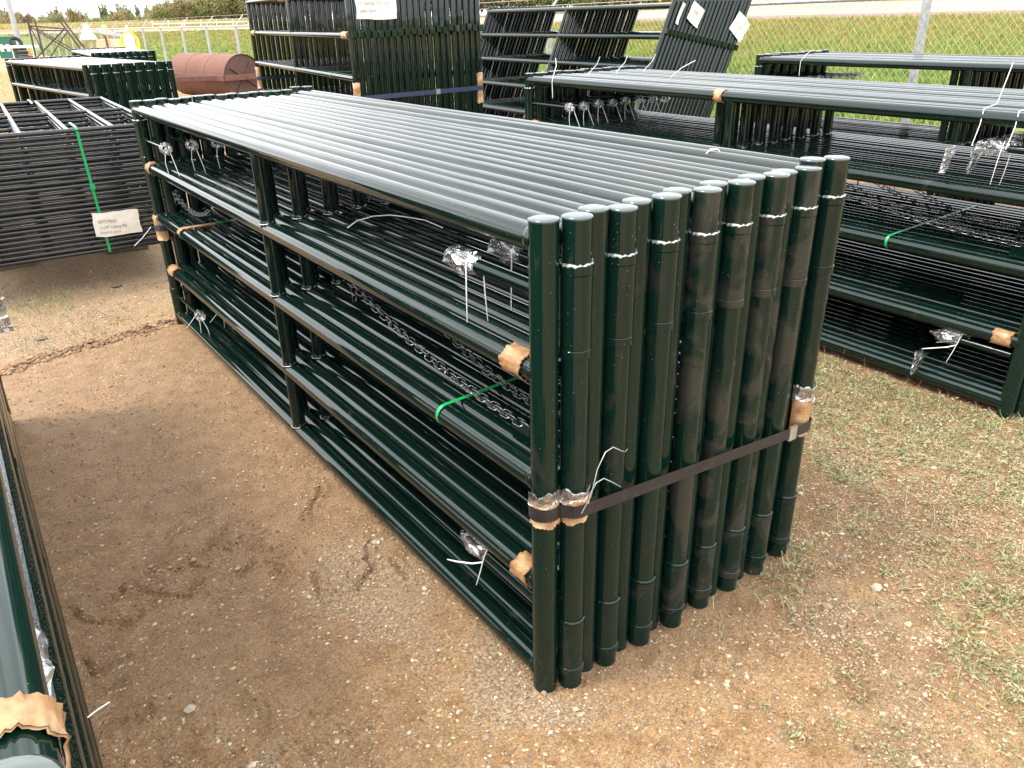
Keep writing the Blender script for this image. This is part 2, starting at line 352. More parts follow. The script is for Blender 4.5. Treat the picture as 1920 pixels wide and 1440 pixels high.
def yard_detail(x, y):
    h = (vnoise(x, y, 3, 21, 3) - .5) * .02 + (vnoise(x, y, 14, 22, 4) - .5) * .014 + (vnoise(x, y, 60, 23, 3) - .5) * .007
    d, v, p = masks(x, y)
    h += (vnoise(x, y, 38, 25, 3) - .5) * .010 * v
    h *= 1 - .35 * d
    near = (x < .4) & (y < 1.6) & (y > .3)
    for g in GROOVES:
        if near.any():
            wob = (vnoise(x[near], y[near], 22, 31, 2) - .5) * .022
            dd = polydist(x[near] + wob, y[near] - wob, g); h[near] += -.016 * np.exp(-(dd / .006) ** 2) + .009 * np.exp(-((dd - .024) / .010) ** 2)
    rd = polydist(x, y + (vnoise(x, y, 6, 33, 2) - .5) * .08, RIDGE)
    h += np.exp(-(rd / .055) ** 2) * ((vnoise(x, y, 28, 34, 3)) * .062 - .026)
    return h
def build_yard():
    az = np.concatenate([np.radians(np.arange(-180, -40, 4)), np.radians(np.arange(-40, 76.01, .17)), np.radians(np.arange(78, 180, 4))])   # heading from +y to +x
    r = [.25]
    while r[-1] < 13: r.append(r[-1] * 1.0085)
    while r[-1] < 95: r.append(r[-1] * 1.03)
    r = np.array(r); A, Rr = np.meshgrid(az, r)
    x = CAM_POS.x + Rr * np.sin(A); y = CAM_POS.y + Rr * np.cos(A)
    x = np.minimum(x, 8.3)
    z = yard_z(x, y) + yard_detail(x, y) * np.clip(1.3 - Rr / 30, 0, 1)
    d, v, p = masks(x, y)
    nr, na = A.shape; V = np.stack([x, y, z], -1).reshape(-1, 3)
    i, j = np.meshgrid(np.arange(nr - 1), np.arange(na), indexing='ij'); j2 = (j + 1) % na
    F = np.stack([i * na + j, (i + 1) * na + j, (i + 1) * na + j2, i * na + j2], -1).reshape(-1, 4)
    a = V[F]; ar = np.linalg.norm(np.cross(a[:, 2] - a[:, 0], a[:, 3] - a[:, 1]), axis=1); F = F[ar > 1e-9]
    me = np_mesh('ground', V, F[:, ::-1], 'soil', np.stack([d, v, p], -1).reshape(-1, 3), True)
    put('ground', me, kind='structure')
build_yard()

FWD = np.array([math.sin(math.radians(35.5762)), math.cos(math.radians(35.5762))]); RGT = np.array([FWD[1], -FWD[0]])
def far_pt(a, D): return CAM_POS.x + D * (FWD[0] + a * RGT[0]), CAM_POS.y + D * (FWD[1] + a * RGT[1])
ROWS = {  # distance and height, right of view and left of view
 'fence': None, 's': ((28, 1.357), (80, 1.07)), 'r0': ((34, 1.53), (83, 1.09)), 'r1': ((44, 2.0), (91, 1.20)), 'y': ((50, 2.26), (101, 1.42)), 'e': ((70, 2.5), (120, 1.6)), 'far': ((420, 4.5), (420, 1.9)), 'end': ((1600, 9), (1600, 3))}
def far_row(key, a):
    t = sstep(-.25, .22, a); (Dr, zr), (Dl, zl) = ROWS[key]
    D = Dl + (Dr - Dl) * t; return D, zl + (zr - zl) * t
def terrain_strip(name, k0, k1, n, mat, tuft=0):
    a = np.linspace(-3.2, 3.2, 300); V = []
    Df = np.clip((8.0 - CAM_POS.x) / np.maximum(FWD[0] + a * RGT[0], 1e-3), 2.0, 62)
    for q in np.linspace(0, 1, n):
        if k0 == 'fence':
            D1, z1 = far_row(k1, a); x0, y0 = far_pt(a, Df); z0 = yard_z(x0, y0) - .02
            D = Df * (1 - q) + D1 * q
            qq = np.where(a > 0, q, q ** 2.2); z = z0 * (1 - qq) + z1 * qq
        else:
            D0, z0 = far_row(k0, a); D1, z1 = far_row(k1, a); D = D0 * (1 - q) + D1 * q; z = z0 * (1 - q) + z1 * q
        x, y = far_pt(a, D)
        if 0 < q < 1: z = z + (vnoise(x, y, .5, 5, 4) - .5) * (.12 if k0 in ('fence', 'y') else .05)
        V.append(np.stack([x, y, z], -1))
    V = np.array(V); m, w = V.shape[:2]
    i, j = np.meshgrid(np.arange(m - 1), np.arange(w - 1), indexing='ij')
    F = np.stack([i * w + j, i * w + j + 1, (i + 1) * w + j + 1, (i + 1) * w + j], -1).reshape(-1, 4)
    me = np_mesh(name, V.reshape(-1, 3), F, mat, None, True); put(name, me, kind='structure'); return V
FIELD = terrain_strip('grass_field', 'fence', 's', 40, 'field grass')
terrain_strip('road_shoulder', 's', 'r0', 6, 'shoulder gravel')
terrain_strip('road', 'r0', 'r1', 6, 'road dirt')
terrain_strip('grass_verge', 'r1', 'e', 8, 'yellow grass')
terrain_strip('far_field', 'e', 'end', 20, 'yellow grass')
me = MB().box(-1800, -1800, -1.5, 1800, 1800, -1.2).mesh('far_ground', 'field grass'); put('far_ground', me, kind='structure')
# ------------------------------------------------------------------ panels
H, L, P, PR, RR, DD = 1.3265, 3.66, .0666, .0333, .0308, .0304
RZ = (1.276, .966, .673, .361, .066)
def jag_shell(c, axis, r, a0, a1, h0, h1, thick=.0028, jag=.0045, n=40, seed=1, wob=.0007):
    """torn sheet wrapped round a tube: real thickness, ragged edges"""
    g = random.Random(seed); mb = MB(); k = 5; outer = []; inner = []
    for i in range(n + 1):
        a = a0 + (a1 - a0) * i / n; e0 = h0 + jag * (.7 * math.sin(a * 2.3 + seed) + .5 * math.sin(a * 6.1 + seed * 2) + g.uniform(-.12, .12)); e1 = h1 + jag * (.7 * math.sin(a * 2.9 + seed * 3) + .5 * math.sin(a * 7.3 + seed) + g.uniform(-.12, .12))
        for j in range(k):
            h = e0 + (e1 - e0) * j / (k - 1); rr = r + g.uniform(0, wob) + (.003 if j in (0, k - 1) and g.random() < .4 else 0)
            for R_, lst in ((rr + thick, outer), (rr, inner)):
                x, y = R_ * math.cos(a), R_ * math.sin(a)
                lst.append((c[0] + x, c[1] + y, c[2] + h) if axis == 'z' else (c[0] + x, c[1] + h, c[2] + y))
    m = len(outer); F = []
    for i in range(n):
        for j in range(k - 1):
            q = (i * k + j, (i + 1) * k + j, (i + 1) * k + j + 1, i * k + j + 1); F.append(q); F.append(tuple(m + t for t in reversed(q)))
    for i in range(n):
        for j in (0, k - 1): F.append((i * k + j, (i + 1) * k + j, m + (i + 1) * k + j, m + i * k + j))
    for i in (0, n):
        for j in range(k - 1): F.append((i * k + j, i * k + j + 1, m + i * k + j + 1, m + i * k + j))
    mb.add(outer + inner, F, True); return mb
def blob(c, rx, ry, rz, seed, amp=.28, sub=3):
    import bmesh
    bm = bmesh.new(); bmesh.ops.create_icosphere(bm, subdivisions=sub, radius=1)
    g = random.Random(seed); ws = [(Vector((g.gauss(0, 1), g.gauss(0, 1), g.gauss(0, 1))).normalized(), g.uniform(2, 9), g.uniform(0, 6)) for _ in range(9)]
    mb = MB(); vs = []
    for v in bm.verts:
        p = v.co.copy(); k = 1 + amp * sum(abs(math.sin(p.dot(d) * f + q)) - .6 for d, f, q in ws) / 3 + g.uniform(-.04, .04)
        vs.append((c[0] + p.x * k * rx, c[1] + p.y * k * ry, c[2] + p.z * k * rz))
    mb.add(vs, [tuple(x.index for x in f.verts) for f in bm.faces], False); bm.free(); return mb
def dpost(name, r, h, y, mat='green paint'):
    return MB().tube((0, y, 0), (0, y, h), r, 26, False).mesh(name, mat)
def cap_mesh(r, h, y):
    mb = MB(); mb.lathe([(r, h - .006), (r + .0012, h - .004), (r + .0012, h - .001), (r - .0015, h + .0012), (r * .6, h + .0022), (.0005, h + .0028)], (0, y, 0), 'z', 26); return mb.mesh('cap', 'sky glare cap paint')
def sleeve_mesh(z0, z1, y, ring=.021, mat='green paint'):
    R_ = .0372; g = .0018
    Rb = R_ + .0010
    prof = [(PR, z0), (Rb - .001, z0), (Rb, z0 + .001), (Rb, z0 + ring), (Rb - .0012, z0 + ring + .0012), (R_ - g, z0 + ring + .0022), (R_ - .0004, z0 + ring + .0032), (R_ - .0004, z1 - ring - .003),
            (R_ - g, z1 - ring - .002), (Rb - .0012, z1 - ring - .0012), (Rb, z1 - ring), (Rb, z1 - .001), (PR, z1)]
    mb = MB()
    for a, b in zip(prof[:-1], prof[1:]): mb.lathe([a, b], (0, y, 0), 'z', 26)
    return mb.mesh('hinge_sleeve', mat)
def weld_mesh(z, y, seed, r=.0348, t=.0042):
    g = random.Random(seed); mb = MB(); n = 40; pts = []
    for i in range(n): a = 2 * math.pi * i / n; pts.append((r * math.cos(a), y + r * math.sin(a), z + g.uniform(-.0022, .0022)))
    mb.path(pts + [pts[0]], [t * g.choice((.35, .6, .9, 1.3)) for _ in range(n)] + [t], 6, False); return mb.mesh('weld_bead', 'silver weld')
def chain_link():
    mb = MB(); pts = []; 
    for i in range(16):
        a = 2 * math.pi * i / 16; pts.append((.0118 * math.sin(a) , 0, .0112 * math.cos(a) + (.0085 if math.cos(a) > 0 else -.0085)))
    mb.path(pts + [pts[0]], .0020, 6, False); return mb.mesh('chain_link', 'chain steel')
ME = {}
def proto_meshes(pm='green paint'):
    d = {}; rp_ = pm
    if pm == 'green paint': pm = 'post paint'
    d['post_plain'] = dpost('end_post', PR, H - .004, 0, pm); d['cap0'] = cap_mesh(PR, H - .003, 0)
    d['post_sleeve'] = dpost('end_post', PR, H - .004, L, pm); d['cap1'] = cap_mesh(PR, H - .003, L)
    d['sl_up'] = sleeve_mesh(1.003, 1.222, L, mat=pm); d['sl_lo'] = sleeve_mesh(.054, .235, L, mat=pm)
    d['weld_up'] = weld_mesh(1.222, L, 3)
    mb = MB(); mb.lathe([(PR + .001, .234), (.0385, .236), (.0385, .241), (PR + .001, .243)], (0, L, 0), 'z', 26); d['ring_lo'] = mb.mesh('collar_ring', pm)
    for i, z in enumerate(RZ):
        mb = MB().tube((0, .009, z), (0, L - .009, z), RR, 24, False)
        for yy, s in ((0, 1), (L, -1)): mb.lathe([(RR + .0022, .012 * s), (RR + .0026, .024 * s), (RR + .0016, .033 * s), (RR - .0005, .037 * s)], (0, yy, z), 'y', 20)
        d['rail%d' % i] = mb.mesh('rail', 'post paint' if (rp_ != pm or False) and False else (rp_ if not (rp_ == 'green paint wet' and i == 0) else 'post paint'))  # less reflective paint on the wet top rail, standing in for a dark reflection
    return d
def mid_meshes(ys, pm='green paint'):
    out_ = []
    for y in ys:
        for i in range(4):
            z1, z0 = RZ[i] - RR * .3, RZ[i + 1] + RR * .3
            mb = MB().tube((0, y, z0), (0, y, z1), .0285, 22, False)
            mb.lathe([(.0305, .0), (.0310, .019), (.0300, .026), (.0280, .030)], (0, y, z0), 'z', 20)
            out_.append((mb.mesh('brace', pm), weld_crescent(y, z0 + RR * .6)))
    return out_
def weld_crescent(y, z):
    g = random.Random(int(z * 1000)); mb = MB(); n = 12; pts = []
    for i in range(n): a = math.pi * (.75 + .75 * i / (n - 1)); pts.append((.0335 * math.cos(a), y + .0335 * math.sin(a), z + .001 - .004 * abs(math.cos(a))))
    mb.path(pts, [.0005] + [.0028 * g.uniform(.6, 1.3) for _ in range(n - 2)] + [.0005], 5, False); return mb.mesh('weld_bead', 'silver weld')
def latch_meshes():
    d = {}
    for tag_, z in (('u', 1.160), ('l', .293)):
        mb = MB(); k = 34; prof = []
        for i in range(k): h = .035 + .225 * i / k; prof += [(.0122, h), (.0170, h + .0030)]
        mb.lathe(prof, (0, 0, z), 'y', 14); d['spring' + tag_] = mb.mesh('spring', 'green paint')
        d['rod' + tag_] = MB().tube((0, .25, z), (0, .395, z), .009, 12).mesh('latch_rod', 'green paint')
        mb = blob((0, .325, z), .030, .062, .031, 5 if tag_ == 'u' else 9, .34); mb.lathe([(.018, .385), (.012, .39), (.004, .41)], (0, 0, z), 'y', 8); d['wrap' + tag_] = mb.mesh('plastic_wrap', 'plastic film')
    for tag_, z in (('u', 1.118), ('l', .192)):
        d['frod' + tag_] = MB().tube((0, L - .03, z), (0, 3.22, z), .010, 12).mesh('latch_rod', 'green paint')
        d['fwrap' + tag_] = blob((0, 3.185, z), .030, .045, .031, 15 if tag_ == 'u' else 19, .33).mesh('plastic_wrap', 'plastic film')
    return d
def tie_path(pts, r=.0017): return MB().path(pts, [r] * (len(pts) - 1) + [r * .6], 6).mesh('cable_tie', 'white plastic')
PM = proto_meshes(); MID1 = mid_meshes([L / 2 - .08]); LM = latch_meshes(); LINK = chain_link()
TIES = [tie_path([(-.01, .275, 1.19), (-.022, .276, 1.17), (-.020, .283, 1.10), (-.018, .29, 1.01)]),
        tie_path([(.0, .262, 1.182), (.01, .25, 1.15), (.02, .26, 1.08), (.035, .275, 1.005)]),
        tie_path([(.0, .26, .33), (-.015, .265, .29), (-.022, .275, .24), (-.03, .29, .18)]),
        tie_path([(-.018, .27, .27), (-.035, .30, .255), (-.055, .36, .235), (-.06, .40, .22)], .0026),
        tie_path([(-.01, 3.17, 1.10), (-.02, 3.165, 1.05), (-.014, 3.16, .965)]), tie_path([(.01, 3.15, 1.10), (.016, 3.12, 1.04), (.02, 3.09, .985)]),
        tie_path([(-.01, 3.19, .21), (-.04, 3.22, .16), (-.07, 3.26, .11)]), tie_path([(-.01, 3.17, .17), (-.02, 3.15, .10)]), tie_path([(.0, 3.16, .18), (.012, 3.12, .13), (.016, 3.11, .09)])]
def chain_pts(p0, p1, sag, n):
    return [Vector(p0).lerp(Vector(p1), i / (n - 1)) - Vector((0, 0, sag * 4 * (i / (n - 1)) * (1 - i / (n - 1)))) for i in range(n)]
def add_chain(par, p0, p1, sag, hang=2, seed=1, step=.0290):
    g = random.Random(seed); ln = (Vector(p1) - Vector(p0)).length + sag * 1.6; n = max(3, int(ln / step))
    pts = chain_pts(p0, p1, sag, n)
    b = MB(); x, y, z = p1
    b.add([(x - .002, y - .02, z - .055), (x - .002, y + .055, z - .055), (x - .002, y + .045, z + .012), (x - .002, y + .02, z - .01), (x - .002, y - .02, z + .012),
           (x + .004, y - .02, z - .055), (x + .004, y + .055, z - .055), (x + .004, y + .045, z + .012), (x + .004, y + .02, z - .01), (x + .004, y - .02, z + .012)],
          [(0, 1, 2, 3, 4), (9, 8, 7, 6, 5), (0, 5, 6, 1), (1, 6, 7, 2), (2, 7, 8, 3), (3, 8, 9, 4), (4, 9, 5, 0)], False)
    br = put('chain_bracket', b.mesh('chain_bracket', 'green paint'), par)
    allp = [(pts[i], (pts[min(i + 1, n - 1)] - pts[max(i - 1, 0)]).normalized(), i) for i in range(n)]
    for h in range(hang): allp.append((Vector(p0) - Vector((0, 0, .022 + .026 * h)), Vector((0, .05, -1)).normalized(), h))
    for p, d, i in allp:
        o = bpy.data.objects.new('chain_link', LINK); COL.objects.link(o); o.parent = br
        n0 = Vector((-.6, -.3, .75)); yv = (n0 - d * n0.dot(d)).normalized(); xv = yv.cross(d)
        q = Matrix((xv, yv, d)).transposed().to_quaternion(); o.rotation_mode = 'QUATERNION'
        o.rotation_quaternion = q @ Quaternion((0, 0, 1), math.radians((80 if i % 2 else -8) + g.uniform(-12, 12))); o.location = p
    return br
def make_panel(label, group, latches=False, pm=None, mids=None, ties=True, cat='fence panel', name='pipe_panel'):
    t = thing(name, label, cat, group=group); M = pm or PM
    a = put('end_post', M['post_plain'], t); put('cap', M['cap0'], a)
    b = put('end_post', M['post_sleeve'], t); put('cap', M['cap1'], b)
    put('hinge_sleeve', M['sl_up'], b); put('hinge_sleeve', M['sl_lo'], b); put('weld_bead', M['weld_up'], b); put('collar_ring', M['ring_lo'], b)
    for i in range(5): put('rail', M['rail%d' % i], t)
    for mm, wl in (mids or MID1): c = put('brace', mm, t); put('weld_bead', wl, c)
    if latches:
        for q in 'ul':
            r = put('latch_rod', LM['rod' + q], t); put('spring', LM['spring' + q], r); put('plastic_wrap', LM['wrap' + q], r)
            r = put('latch_rod', LM['frod' + q], t); put('plastic_wrap', LM['fwrap' + q], r)
        if ties:
            for m in TIES: put('cable_tie', m, t)
    return t
def copy_tree(o, parent=None):
    c = o.copy(); COL.objects.link(c); c.parent = parent
    for ch in o.children: copy_tree(ch, c)
    return c
ORD = ['first', 'second', 'third', 'fourth', 'fifth', 'sixth', 'seventh', 'eighth', 'ninth', 'tenth', 'eleventh', 'twelfth', 'thirteenth', 'fourteenth', 'fifteenth', 'sixteenth', 'seventeenth', 'eighteenth', 'nineteenth', 'twentieth', 'twenty-first', 'twenty-second', 'twenty-third', 'twenty-fourth', 'twenty-fifth', 'twenty-sixth']
protoA = make_panel('', 'tmp', True); protoB = make_panel('', 'tmp', False)
def place(local, base):
    x, y, z = local; tx, ty, yaw, tz = base; c, s = math.cos(yaw), math.sin(yaw)
    return (tx + c * x - s * y, ty + s * x + c * y, tz + z)
def stack(n, base, where, group, label, A=None, B=None, sgn=1, jz=.004, seed=1, tilt=0):
    g = random.Random(seed); res = []
    for i in range(n):
        even = (i % 2 == 0)
        o = copy_tree((A or protoA) if even else (B or protoB))
        jzz = g.uniform(-jz, jz); jy = g.uniform(-.006, .006)
        loc = (sgn * i * P, jy, jzz) if even else (sgn * i * P, L - DD + jy, jzz)
        o.location = place(loc, base); o.rotation_euler = (0, 0, base[2] + (0 if even else math.pi))
        if tilt:
            o.location = (0, 0, 0); o.matrix_world = Matrix.Translation((base[0], base[1], base[3])) @ Matrix.Rotation(base[2], 4, 'Z') @ Matrix.Rotation(tilt, 4, 'Y') @ Matrix.Translation(loc) @ Matrix.Rotation(0 if even else math.pi, 4, 'Z')
        o['label'] = label(i); o['group'] = group; o.name = 'pipe_panel'; res.append(o)
    return res
def lab(where, side='left', n=16):
    def f(i):
        if i == 0: return 'green pipe panel, outermost on the %s of %s' % (side, where)
        if i == n - 1: return 'green pipe panel, last from %s in %s' % (side, where)
        return 'green pipe panel, %s from the %s in %s' % (ORD[i], side, where)
    return f
MAIN = stack(16, (0, 0, 0, 0), 'main', 'panels of the large stack in the middle', lab('the large central stack'), seed=3)
for i in (14, 15): MAIN[i].location.z += .012
RB = (2.656, -.026, -.019, 0)
RST = stack(16, RB, 'right', 'panels of the stack on the right', lab('the stack at the right edge'), seed=4)
R2B = (5.541, .049, .013, .01)
RS2 = stack(16, R2B, 'r2', 'panels of the rear right stack', lab('the rear right stack'), seed=5)
MID2 = mid_meshes([L / 3, 2 * L / 3])
pA2 = make_panel('', 'tmp', False, mids=MID2)
M2 = stack(16, (.773, 9.861, .126, -.043), 'm2', 'panels of the rear left stack', lab('the stack left of the roller'), A=pA2, B=pA2, seed=6)
M3 = stack(17, (1.94, 16.058, -.063, -.074), 'm3', 'panels of the farthest left stack', lab('the farthest left stack', n=17), A=pA2, B=pA2, seed=7)
M4 = stack(6, (-1.03, 9.0, .1, -.03), 'm4', 'panels cut by the left edge behind the flat stack', lab('the cut-off stack at far left', 'right', 6), A=pA2, B=pA2, seed=8, sgn=-1)
PMW = proto_meshes('green paint wet'); MIDW = mid_meshes([L / 2 - .08], 'green paint wet')
pAw = make_panel('', 'tmp', True, PMW, MIDW, ties=False); pBw = make_panel('', 'tmp', False, PMW, MIDW)
NB = (-1.108, -.868, -.014, 0)
NST = stack(10, NB, 'n', 'rain-spotted panels at the left edge', lab('the rain-spotted stack', 'right', 10), A=pAw, B=pBw, seed=9, sgn=-1, tilt=.034)
for pr in (protoA, protoB, pA2, pAw, pBw):
    for ch in list(pr.children_recursive): bpy.data.objects.remove(ch)
    bpy.data.objects.remove(pr)
g = random.Random(12)
for stk_, keep in ((RST, .45), (RS2, .3), (MAIN[2:], .8)):
    for o in stk_[1:]:
        for c in list(o.children):
            if c.name.startswith('cable_tie') and g.random() > keep: bpy.data.objects.remove(c)
# dusty posts towards the right of the central stack
DUSTY = {}
def dusty(o):
    for c in o.children_recursive:
        nm = c.name.split('.')[0]
        if nm in ('end_post', 'hinge_sleeve') and c.data:
            k = c.data.name
            if k not in DUSTY:
                d = c.data.copy(); d.materials.clear(); d.materials.append(MATS['green paint dusty']); DUSTY[k] = d
            c.data = DUSTY[k]
for i in (7, 9, 11, 13, 12): dusty(MAIN[i])
# chains hang in the gap under the second rail
add_chain(MAIN[0], (.055, 1.131, .885), (.045, .135, .757), .035, 2, 1)
add_chain(MAIN[2], (.055, .95, .875), (.045, .16, .727), .055, 1, 2)
add_chain(MAIN[0], (.05, 3.40, .85), (.05, 2.75, .86), .06, 2, 3)
for k, q in enumerate((0, 2, 4, 6)):
    add_chain(RST[q], (.06, 1.35 - .12 * k, .905), (.05, .12 + .05 * k, .765), .03 + .012 * k, 2 + k % 2, 10 + k)
for q in (4, 6, 8): add_chain(RS2[q], (.05, 3.4, .93 - .01 * q), (.05, 2.7, .95), .06, 2, 20 + q)
# cardboard and film round rails and posts: parts of the panel they protect
def wrap(par, c, axis, r, a0, a1, h0, h1, seed, film_at=None):
    w_ = put('cardboard_wrap', jag_shell(c, axis, r, math.radians(a0), math.radians(a1), h0, h1, seed=seed).mesh('cardboard_wrap', 'cardboard'), par)
    if film_at:
        put('plastic_fringe', jag_shell(c, axis, r + .0055, math.radians(a0), math.radians(a1), film_at[0], film_at[1], thick=.0006, jag=.008, seed=seed + 1, wob=.0025).mesh('plastic_fringe', 'plastic film'), w_)
    return w_
wrap(MAIN[0], (0, 0, RZ[1]), 'y', RR + .001, 20, 300, .050, .125, 31)
wrap(MAIN[0], (0, 0, RZ[3]), 'y', RR + .001, 30, 290, .040, .105, 33)
wrap(MAIN[0], (0, 0, RZ[1]), 'y', RR + .001, 20, 300, L - .13, L - .05, 35)
wrap(MAIN[0], (0, 0, RZ[3]), 'y', RR + .001, 20, 300, L - .16, L - .05, 37)
wrap(MAIN[0], (0, 0, 0), 'z', PR + .001, 165, 385, .563, .632, 39, (.628, .662))
wrap(MAIN[1], (0, L, 0), 'z', PR + .001, 0, 200, .563, .632, 41, (.628, .658))
wrap(MAIN[15], (0, L, 0), 'z', PR + .001, 0, 210, .47, .60, 43, (.595, .645))
wrap(MAIN[0], (0, L, 0), 'z', PR + .006, 0, 290, .545, .69, 45)
wrap(RST[0], (0, 0, RZ[0]), 'y', RR + .001, -10, 260, 1.80, 1.86, 51)
wrap(RST[0], (0, 0, RZ[3]), 'y', RR + .001, 20, 300, .045, .125, 53)
wrap(RST[0], (0, 0, RZ[1]), 'y', RR + .001, 0, 250, L - .12, L - .05, 55)
wrap(NST[0], (0, 0, RZ[0]), 'y', RR + .0015, -20, 200, .070, .104, 57)
def world_of(base, p): return place(p, base)
# ------------------------------------------------------------------ straps (bind many panels, so things of their own)
def ribbon(pts, w, t, name, mat, up=(0, 0, 1)):
    """flat band along pts: width w along up, thickness t outwards"""
    U = Vector(up).normalized(); P_ = [Vector(p) for p in pts]; vs = []; n = len(P_)
    for i in range(n):
        d = (P_[min(i + 1, n - 1)] - P_[max(i - 1, 0)]).normalized(); u = (U - d * U.dot(d)).normalized(); o = d.cross(u)
        for a, b in ((-1, -1), (1, -1), (1, 1), (-1, 1)): vs.append(tuple(P_[i] + u * a * w / 2 + o * b * t / 2))
    F = []
    for i in range(n - 1):
        for j in range(4): F.append((i * 4 + j, i * 4 + (j + 1) % 4, (i + 1) * 4 + (j + 1) % 4, (i + 1) * 4 + j))
    F += [(3, 2, 1, 0), tuple((n - 1) * 4 + j for j in range(4))]
    mb = MB(); mb.add(vs, F, False); return mb.mesh(name, mat)
def arc(cx, cy, r, a0, a1, n, z): return [(cx + r * math.cos(math.radians(a0 + (a1 - a0) * i / n)), cy + r * math.sin(math.radians(a0 + (a1 - a0) * i / n)), z) for i in range(n + 1)]
rs = PR + .0068
pts = [(1.0 + .035, .042, .515)] + [(0.0, .042, .60)] + arc(0, 0, rs, 110, 300, 9, .598) + arc(P, -DD, rs, 235, 285, 4, .598)
end = arc(15 * P, -DD, rs, 275, 440, 8, .520)
a_, b_ = Vector(pts[-1]), Vector(end[0])
pts += [tuple(a_.lerp(b_, i / 10) + Vector((0, -.001, 0))) for i in range(1, 10)] + end
st = put('steel_strap', ribbon(pts, .036, .0011, 'steel_strap', 'black strap'), label='black strap pulled round the front posts of the large central stack', category='strap')
bk = MB(); q = a_.lerp(b_, .905); bk.box(q.x - .017, q.y - .005, q.z - .024, q.x + .017, q.y + .003, q.z + .022); put('strap_clip', bk.mesh('strap_clip', 'steel clip'), st)
pts = arc(0, L, PR + .013, 290, 100, 7, .616) + [(.3, L + PR + .004, .616), (1.0, L + PR + .004, .616)] + arc(1.0, L, PR + .006, 90, -90, 6, .616) + [(.02, L - PR - .01, .616)]
put('steel_strap', ribbon(pts, .034, .0011, 'steel_strap', 'navy strap'), label='dark blue strap round the far posts of the large central stack', category='strap')
def band_thing(label, pts, w=.013, clip=None):
    o = put('packing_band', ribbon(pts, w, .001, 'packing_band', 'green band', up=(0, 1, 0.05)), label=label, category='packing band'); return o
def band_round(base, y, z, n, label, w=.013):
    r = RR + .002; pts = [(r * math.cos(math.radians(a)), y, z + r * math.sin(math.radians(a))) for a in range(-110, -271, -20)]
    pts = [(-abs(p[0]) if i > 1 else p[0], p[1], p[2]) for i, p in enumerate(pts)]
    pts += [(P * k, y + .004 * k, z + r) for k in range(1, n)]
    return band_thing(label, [world_of(base, p) for p in pts], w)
band_round((0, 0, 0, 0), .455, RZ[2], 15, 'green plastic band over the middle rails near the front of the central stack')
band_round((0, 0, 0, 0), 3.13, RZ[2], 15, 'green plastic band over the middle rails at the far end of the central stack')
put('cardboard_wrap', jag_shell((0, 0, RZ[2]), 'y', RR + .003, 1.2, 2.9, 3.11, 3.16, seed=71).mesh('cardboard_wrap', 'cardboard'), MAIN[0])
put('cardboard_strip', MB().box(.005, 3.11, RZ[2] + RR + .002, .16, 3.145, RZ[2] + RR + .008).mesh('cardboard_strip', 'cardboard'), MAIN[0])
band_round(RB, .69, RZ[2], 15, 'green plastic band over the middle rails of the stack at the right edge')
band_round(NB[:3] + (0,), 1.62, RZ[2], 1, 'tmp') if False else None
npts = [(-1.072, .479, .665), (-1.078, .479, .685), (-1.092, .479, .699), (-1.115, .479, .705), (-1.3, .479, .706)]
o = put('packing_band', ribbon([place(p, (0, 0, 0, 0)) for p in npts], .016, .001, 'packing_band', 'green band', up=(0, 1, 0)), label='green plastic band over rain-spotted rails at the left picture edge', category='packing band')
# wire loop poking out over the front strap
w1 = [(.047, -.085, .607), (.063, -.10, .659), (.081, -.1, .727), (.105, -.1, .765), (.13, -.1, .77), (.157, -.1, .75), (.181, -.09, .734), (.197, -.08, .731)]
w2 = [(.055, -.1, .64), (.061, -.1, .667), (.079, -.1, .69), (.103, -.1, .693), (.135, -.1, .668), (.176, -.085, .632)]
wt = thing('tie_wire', 'bent pale wire with two prongs caught under the black front strap', 'wire')
put('wire_prong', MB().path(w1, .0013, 6).mesh('wire_prong', 'wire steel'), wt); put('wire_prong', MB().path(w2, .0013, 6).mesh('wire_prong', 'wire steel'), wt)
# cable ties lying loose over rails
def loose_tie(pts, label, r=.0022):
    return put('cable_tie', MB().path(pts, r, 6).mesh('cable_tie', 'white plastic'), label=label, category='cable tie')
loose_tie([(.161, 1.367, 1.015), (.20, 1.365, 1.035), (.262, 1.355, 1.045), (.31, 1.31, 1.05), (.349, 1.268, 1.045), (.40, 1.21, 1.035), (.441, 1.156, 1.01)], 'long clear cable tie springing over second rails inside the central stack')
loose_tie([(.330, 2.61, 1.309), (.335, 2.59, 1.326), (.348, 2.565, 1.33), (.352, 2.53, 1.326), (.355, 2.51, 1.309)], 'small pale cable tie loop on top rails of the central stack, toward its far end')
loose_tie([(.912, .36, 1.309), (.92, .35, 1.325), (.935, .335, 1.326), (.95, .33, 1.309)], 'small pale cable tie loop on top rails near the front right of the central stack')
RT = lambda x, y, z: place((x, y, z), RB)
for (x, y, s_), lb in (((0.0, 3.33, 1), 'white cable tie sticking up over the far left end of the right stack'), ((.30, 3.30, -1), 'white cable tie bent over the back of the right stack, left of the others'), ((.55, 3.28, -1), 'white cable tie bent over the back of the right stack, in the middle'), ((.80, 3.25, -1), 'white cable tie near the back post caps of the right stack')):
    loose_tie([RT(x - .035, y, 1.17), RT(x - .04, y, 1.28), RT(x - .02, y + .01, 1.32), RT(x + .02, y + .03 * s_, 1.38), RT(x + .03, y + .05 * s_, 1.43)], lb, .0021)
for (y, dz), lb in (((.36, .16), 'white cable tie standing up over the top rails at the right picture edge'), ((.22, .12), 'shorter white cable tie over the top rails at the right picture edge')):
    loose_tie([RT(-.033, y + .03, 1.16), RT(-.034, y + .015, 1.25), RT(-.02, y + .02, 1.31), RT(.02, y - .01, 1.33 ), RT(.03, y - .03, 1.33 + dz)], lb, .0021)
